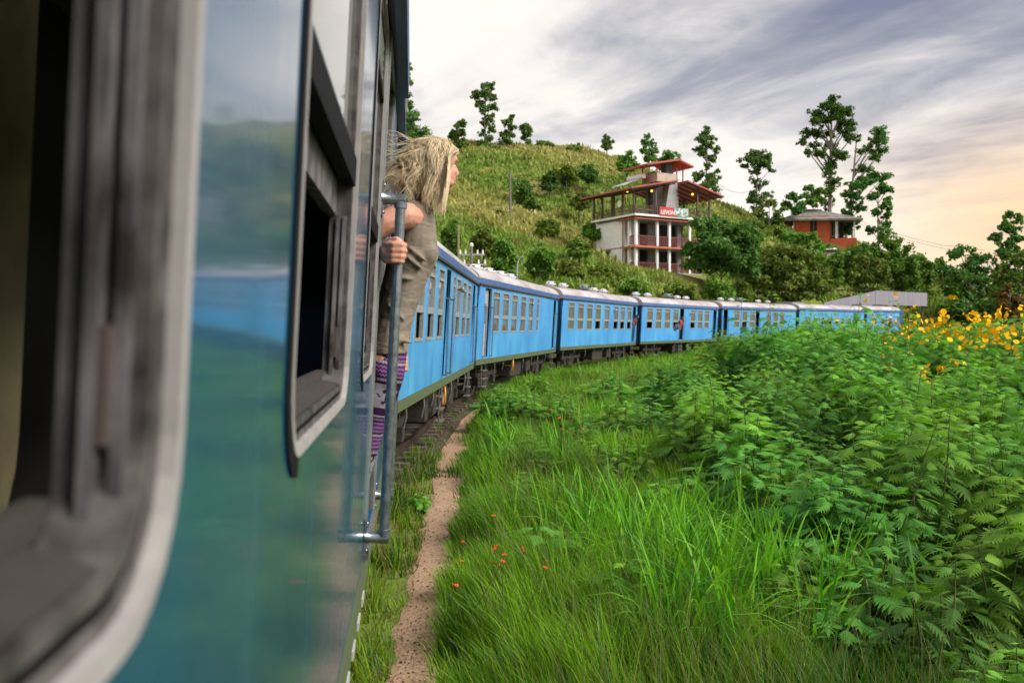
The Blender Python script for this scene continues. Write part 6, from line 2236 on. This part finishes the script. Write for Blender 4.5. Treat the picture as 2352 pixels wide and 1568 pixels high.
def shrub_mesh(seed, H=1.0, W=.55, stems=6, per=26, leaf=.24, tone=0):
    """unit shrub, height about H: foliage mesh and stem mesh"""
    rg = np.random.default_rng(seed)
    VV, QQ, CC = [], [], []
    st = MB()
    off = 0
    tips = []
    for s in range(stems):
        a = rg.uniform(0, 6.283); r_ = W * math.sqrt(rg.random()) * (.9 if s else .15)
        hh = H * rg.uniform(.55, 1.05) * (1 - .25 * r_ / W)
        root = np.array((math.cos(a) * r_ * .35, math.sin(a) * r_ * .35, 0))
        top = np.array((math.cos(a) * r_, math.sin(a) * r_, hh))
        bend = rg.normal(size=3) * .05 * H
        P = [root + (top - root) * t + bend * math.sin(t * 3.14) for t in (0, .25, .5, .75, 1)]
        st.tube([tuple(p) for p in P], [.016, .013, .010, .007, .004], 5, cap=False)
        tips.append(top)
        ang = rg.uniform(0, 6.283)
        for k in range(per):
            t = .16 + .86 * (k / (per - 1)) ** .85
            t = min(t, 1)
            c = np.array([np.interp(t, (0, .25, .5, .75, 1), [p[j] for p in P]) for j in range(3)])
            ang += 2.399 + rg.normal() * .25
            sz = leaf * rg.uniform(.75, 1.25) * (1.0 if t < .8 else 1.0 - (t - .8) * 2.4)
            pitch = -(.35 * rg.random() - .10) + (t - .6) * .75       # upper leaves rise, lower ones hang
            roll = rg.normal() * .30
            ca_, sa_ = math.cos(ang), math.sin(ang)
            Ry = Matrix.Rotation(-pitch, 3, 'Y'); Rz = Matrix.Rotation(ang, 3, 'Z'); Rx = Matrix.Rotation(roll, 3, 'X')
            Mx = np.array(Rz @ Ry @ Rx)
            stalk = np.array((ca_, sa_, .15)) * sz * .30
            VV.append((LV * sz) @ Mx.T + c + stalk)
            QQ.append(LQ + off); off += len(LV)
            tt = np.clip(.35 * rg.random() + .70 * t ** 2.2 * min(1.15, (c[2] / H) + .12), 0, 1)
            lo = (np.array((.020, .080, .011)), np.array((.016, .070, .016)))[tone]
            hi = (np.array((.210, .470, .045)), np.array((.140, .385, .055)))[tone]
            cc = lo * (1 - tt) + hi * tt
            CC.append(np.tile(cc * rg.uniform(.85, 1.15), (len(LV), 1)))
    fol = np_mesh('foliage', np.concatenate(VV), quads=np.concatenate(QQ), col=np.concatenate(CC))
    return fol, st.mesh('stem'), tips
m_shrub = leafmat('shrub_leaves', .34, .58, spec=.18)
m_stem = M('green_stem', (0.10, 0.12, 0.035), .7, var=.4)
m_petal = M('orange_yellow_petals', (1.0, 0.58, 0.016), .7, spec=.1, var=.3, vscale=30, col2=(1.0, 0.46, 0.01))
KIT = {}
for hk, stems, per, leaf in ((.6, 8, 16, .14), (1.0, 13, 20, .175), (1.5, 16, 25, .205), (2.1, 20, 29, .23), (2.8, 22, 32, .26)):
    KIT[hk] = []
    for k in range(4):
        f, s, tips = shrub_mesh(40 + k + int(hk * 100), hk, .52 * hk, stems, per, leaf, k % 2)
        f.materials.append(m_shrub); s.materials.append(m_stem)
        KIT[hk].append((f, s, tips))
def flower_mesh():
    mb = MB()
    for k in range(11):
        a = 2 * math.pi * k / 11
        c, s = math.cos(a), math.sin(a)
        def P(r, w, z): return (c * r - s * w, s * r + c * w, z)
        mb.add([P(.012, -.012, 0), P(.055, -.018, .012), P(.085, 0, .004), P(.055, .018, .012), P(.012, .012, 0)], [(0, 1, 2, 3, 4)])
    mb.ell((0, 0, .006), (.020, .020, .012), 10, 6)
    return mb.mesh('flower')
ME_FLOWER = flower_mesh(); ME_FLOWER.materials.append(m_petal)
SH = [0]
def shrub(X, Y, h, label, group, flowers=0, wide=1.0):
    SH[0] += 1
    hk = min(KIT, key=lambda q: abs(math.log(q / h)))
    f, s, tips = KIT[hk][SH[0] % 4]
    rr = random.Random(SH[0] * 13)
    e = empty('leafy_shrub', (X, Y, gz(X, Y) - .04), (0, 0, rr.uniform(0, 6.283)))
    sc = h / hk
    sx = sc * wide * rr.uniform(.9, 1.15)
    e.scale = (sx, sx, sc)
    tag(e, label, 'shrub', group)
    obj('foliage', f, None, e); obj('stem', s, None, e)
    for j in range(flowers):
        tp = sorted(tips, key=lambda q: -q[2])[j % 9]
        fo = obj('flower', ME_FLOWER, None, e, (tp[0] + rr.uniform(-.07, .07) * hk, tp[1] + rr.uniform(-.07, .07) * hk, tp[2] + rr.uniform(.01, .10) * hk))
        fo.rotation_euler = (rr.uniform(-1.3, 1.3), rr.uniform(-1.3, 1.3), 0)
        q_ = rr.uniform(.5, .85)
        fo.scale = (q_ * 1.3 / sx, q_ * 1.3 / sx, q_ * 1.3 / sc)
    return e
# hand-placed ones that can be told apart
shrub(*at(2012, 752, 24)[:2], 2.95, 'tall single sprig of leaves rising above the shrubs in front of the canopy', 'lobed-leaf shrubs', wide=.42)
shrub(*at(1590, 960, 17)[:2], 1.35, 'dark rounded bush alone in the grass left of the shrubbery', 'lobed-leaf shrubs', wide=1.1)
shrub(*at(1500, 960, 15)[:2], 1.15, 'low bush left of the dark rounded bush in the grass', 'lobed-leaf shrubs', wide=1.3)
shrub(*at(1430, 960, 16)[:2], 1.0, 'smallest low bush in the grass nearest the train', 'lobed-leaf shrubs', wide=1.3)
shrub(*at(1760, 752, 13)[:2], 1.35, 'bush at the left end of the shrubbery with pale lower leaves', 'lobed-leaf shrubs', wide=1.0)
shrub(*at(955, 1130, 11.4)[:2], .32, 'little dark weed tuft on the verge between train and path', 'verge weeds', wide=1.3)
for (px, Y, h_, wd, lab) in ((1545, 20, .95, 1.2, 'pale low bush behind the dark rounded bush'), (1625, 15, 1.0, 1.2, 'low bush between the dark rounded bush and the shrubbery'), (1465, 19, .8, 1.4, 'flat pale bush behind the low left bush'), (1390, 22, .8, 1.4, 'small pale bush in the far grass under the eight-window coach'), (1660, 24, 1.3, 1.1, 'upright pale bush just before the shrubbery under the fifth coach'),
                             (1700, 11, 1.15, 1.1, 'rounded bush at the near left corner of the shrubbery'), (1790, 9.5, 1.05, 1.1, 'leafy bush rising behind the tallest broad grass'), (1620, 12.5, .8, 1.3, 'low spreading bush in front of the dark rounded bush'), (1905, 7.8, .95, 1.0, 'bush pushing into the broad grass from the right')):
    shrub((px - 1176) / F * Y, Y, h_ + .38, lab, 'lobed-leaf shrubs', wide=wd)
# the body of the shrubbery in rows from near to far
Y = 4.9
while Y < 46:
    step = .72 + .052 * Y
    X = float(shrub_edge(np.array([Y]))[0]) + .25
    lim = (2352 + 160 - 1176) / F * Y
    while X < lim:
        x_ = X + random.uniform(-.25, .25) * step; y_ = Y + random.uniform(-.35, .35) * step
        hgt = np.interp(Y, [5, 7, 10, 14, 18, 25, 35, 46], [1.25, 1.50, 1.72, 2.0, 2.34, 2.66, 2.9, 3.15]) * random.uniform(.74, 1.14)
        inset = X - float(shrub_edge(np.array([Y]))[0])
        hgt *= .72 + .28 * min(1, inset / (.12 * Y))
        gzv = gz(x_, y_)
        hgt -= min(0, gzv + .35) * .8
        mound = mnoise.noise((x_ * .95 / (1 + Y * .05), y_ * .75 / (1 + Y * .05), 3.0))
        hgt *= 1.08 + (.30 if Y < 9 else .66) * mound
        if Y > 9 and (random.random() < .05 or mound < -.5):
            X += step * random.uniform(.8, 1.2); continue
        px = 1176 + F * x_ / y_
        fl = 0
        if Y > 19 and px > 2030 and random.random() < .9:
            fl = random.randint(16, 26)
        if fl: lab, grp = 'lobed-leaf shrub topped with orange-yellow flowers in the right-hand thicket', 'flowering shrubs at the right'
        elif Y < 8: lab, grp = 'nearest lobed-leaf shrub in the dark lower right corner', 'near shrubs at the lower right'
        elif Y < 14: lab, grp = 'lobed-leaf shrub in the foreground thicket right of the tall grass', 'foreground thicket shrubs'
        elif Y < 26: lab, grp = 'lobed-leaf shrub in the middle thicket below the far coaches', 'middle thicket shrubs'
        else: lab, grp = 'lobed-leaf shrub in the far thicket hiding the front of the train', 'far thicket shrubs'
        shrub(x_, y_, hgt, lab, grp, fl, wide=.85)
        X += step * random.uniform(.8, 1.2)
    Y += step * .9

# low weed clumps that break up the meadow
rw = random.Random(55)
for k in range(46):
    Yw = 6 + 24 * rw.random() ** 1.2
    xe = float(shrub_edge(np.array([Yw]))[0])
    xp = float(np.interp(Yw, PATH[:, 1], PATH[:, 0])) + .75
    Xw = xp + (xe - xp) * rw.random() ** .8
    shrub(Xw, Yw, rw.uniform(.55, .85) * (1 if Yw < 14 else 1.35), 'low leafy weed clump growing among the meadow grass', 'weed clumps in the meadow', wide=rw.uniform(.9, 1.4))
# ------------------------------------------------------------------ small red flowers in the grass
def wildflower_mesh():
    mb = MB()
    mb.mi = 0
    for k in range(6):
        a = 2 * math.pi * k / 6
        c, s = math.cos(a), math.sin(a)
        mb.add([(0, 0, 0), (c * .014 - s * .009, s * .014 + c * .009, .006), (c * .026, s * .026, .001), (c * .014 + s * .009, s * .014 - c * .009, .006)], [(0, 1, 2, 3)])
    mb.ell((0, 0, .004), (.008, .008, .007), 7, 5)
    return mb.mesh('blossom')
ME_WF = wildflower_mesh(); ME_WF.materials.append(M('vermilion_petals', (0.75, 0.075, 0.012), .6))
ME_WS = MB().tube([(0, 0, -.5), (.01, 0, -.2), (0, 0, 0)], [.003, .0025, .002], 5).mesh('stalk'); ME_WS.materials.append(m_stem)
for k, (px, py) in enumerate(((1065, 1168), (1133, 1185), (1063, 1245), (1140, 1255), (1135, 1262), (1131, 1296), (1200, 1260), (1201, 1268), (1255, 1290), (1060, 1290), (1050, 1298), (1042, 1345), (1048, 1346), (1253, 1305), (1146, 1300), (1290, 985), (1312, 990), (1320, 998), (1330, 994), (1298, 990), (1285, 960), (1265, 940), (1340, 985), (1392, 955), (1250, 925), (1300, 920), (1155, 1290), (1158, 1275))):
    z = .34 if px < 1110 else .62
    Y = F * (CAM_Z - z) / (py - 752)
    p = at(px, py, Y)
    e = empty('wildflower', p, (random.uniform(-.5, .2), random.uniform(-.4, .4), random.uniform(0, 6)))
    lab = 'tiny vermilion wildflower in the grass edging the path' if py > 1100 else 'tiny vermilion wildflower in the mid meadow before the coaches'
    tag(e, lab, 'flower', 'vermilion flowers by the path' if py > 1100 else 'vermilion flowers in the mid meadow')
    e.scale = (.75,) * 3 if py > 1100 else (1.2,) * 3
    obj('blossom', ME_WF, None, e); obj('stalk', ME_WS, None, e)
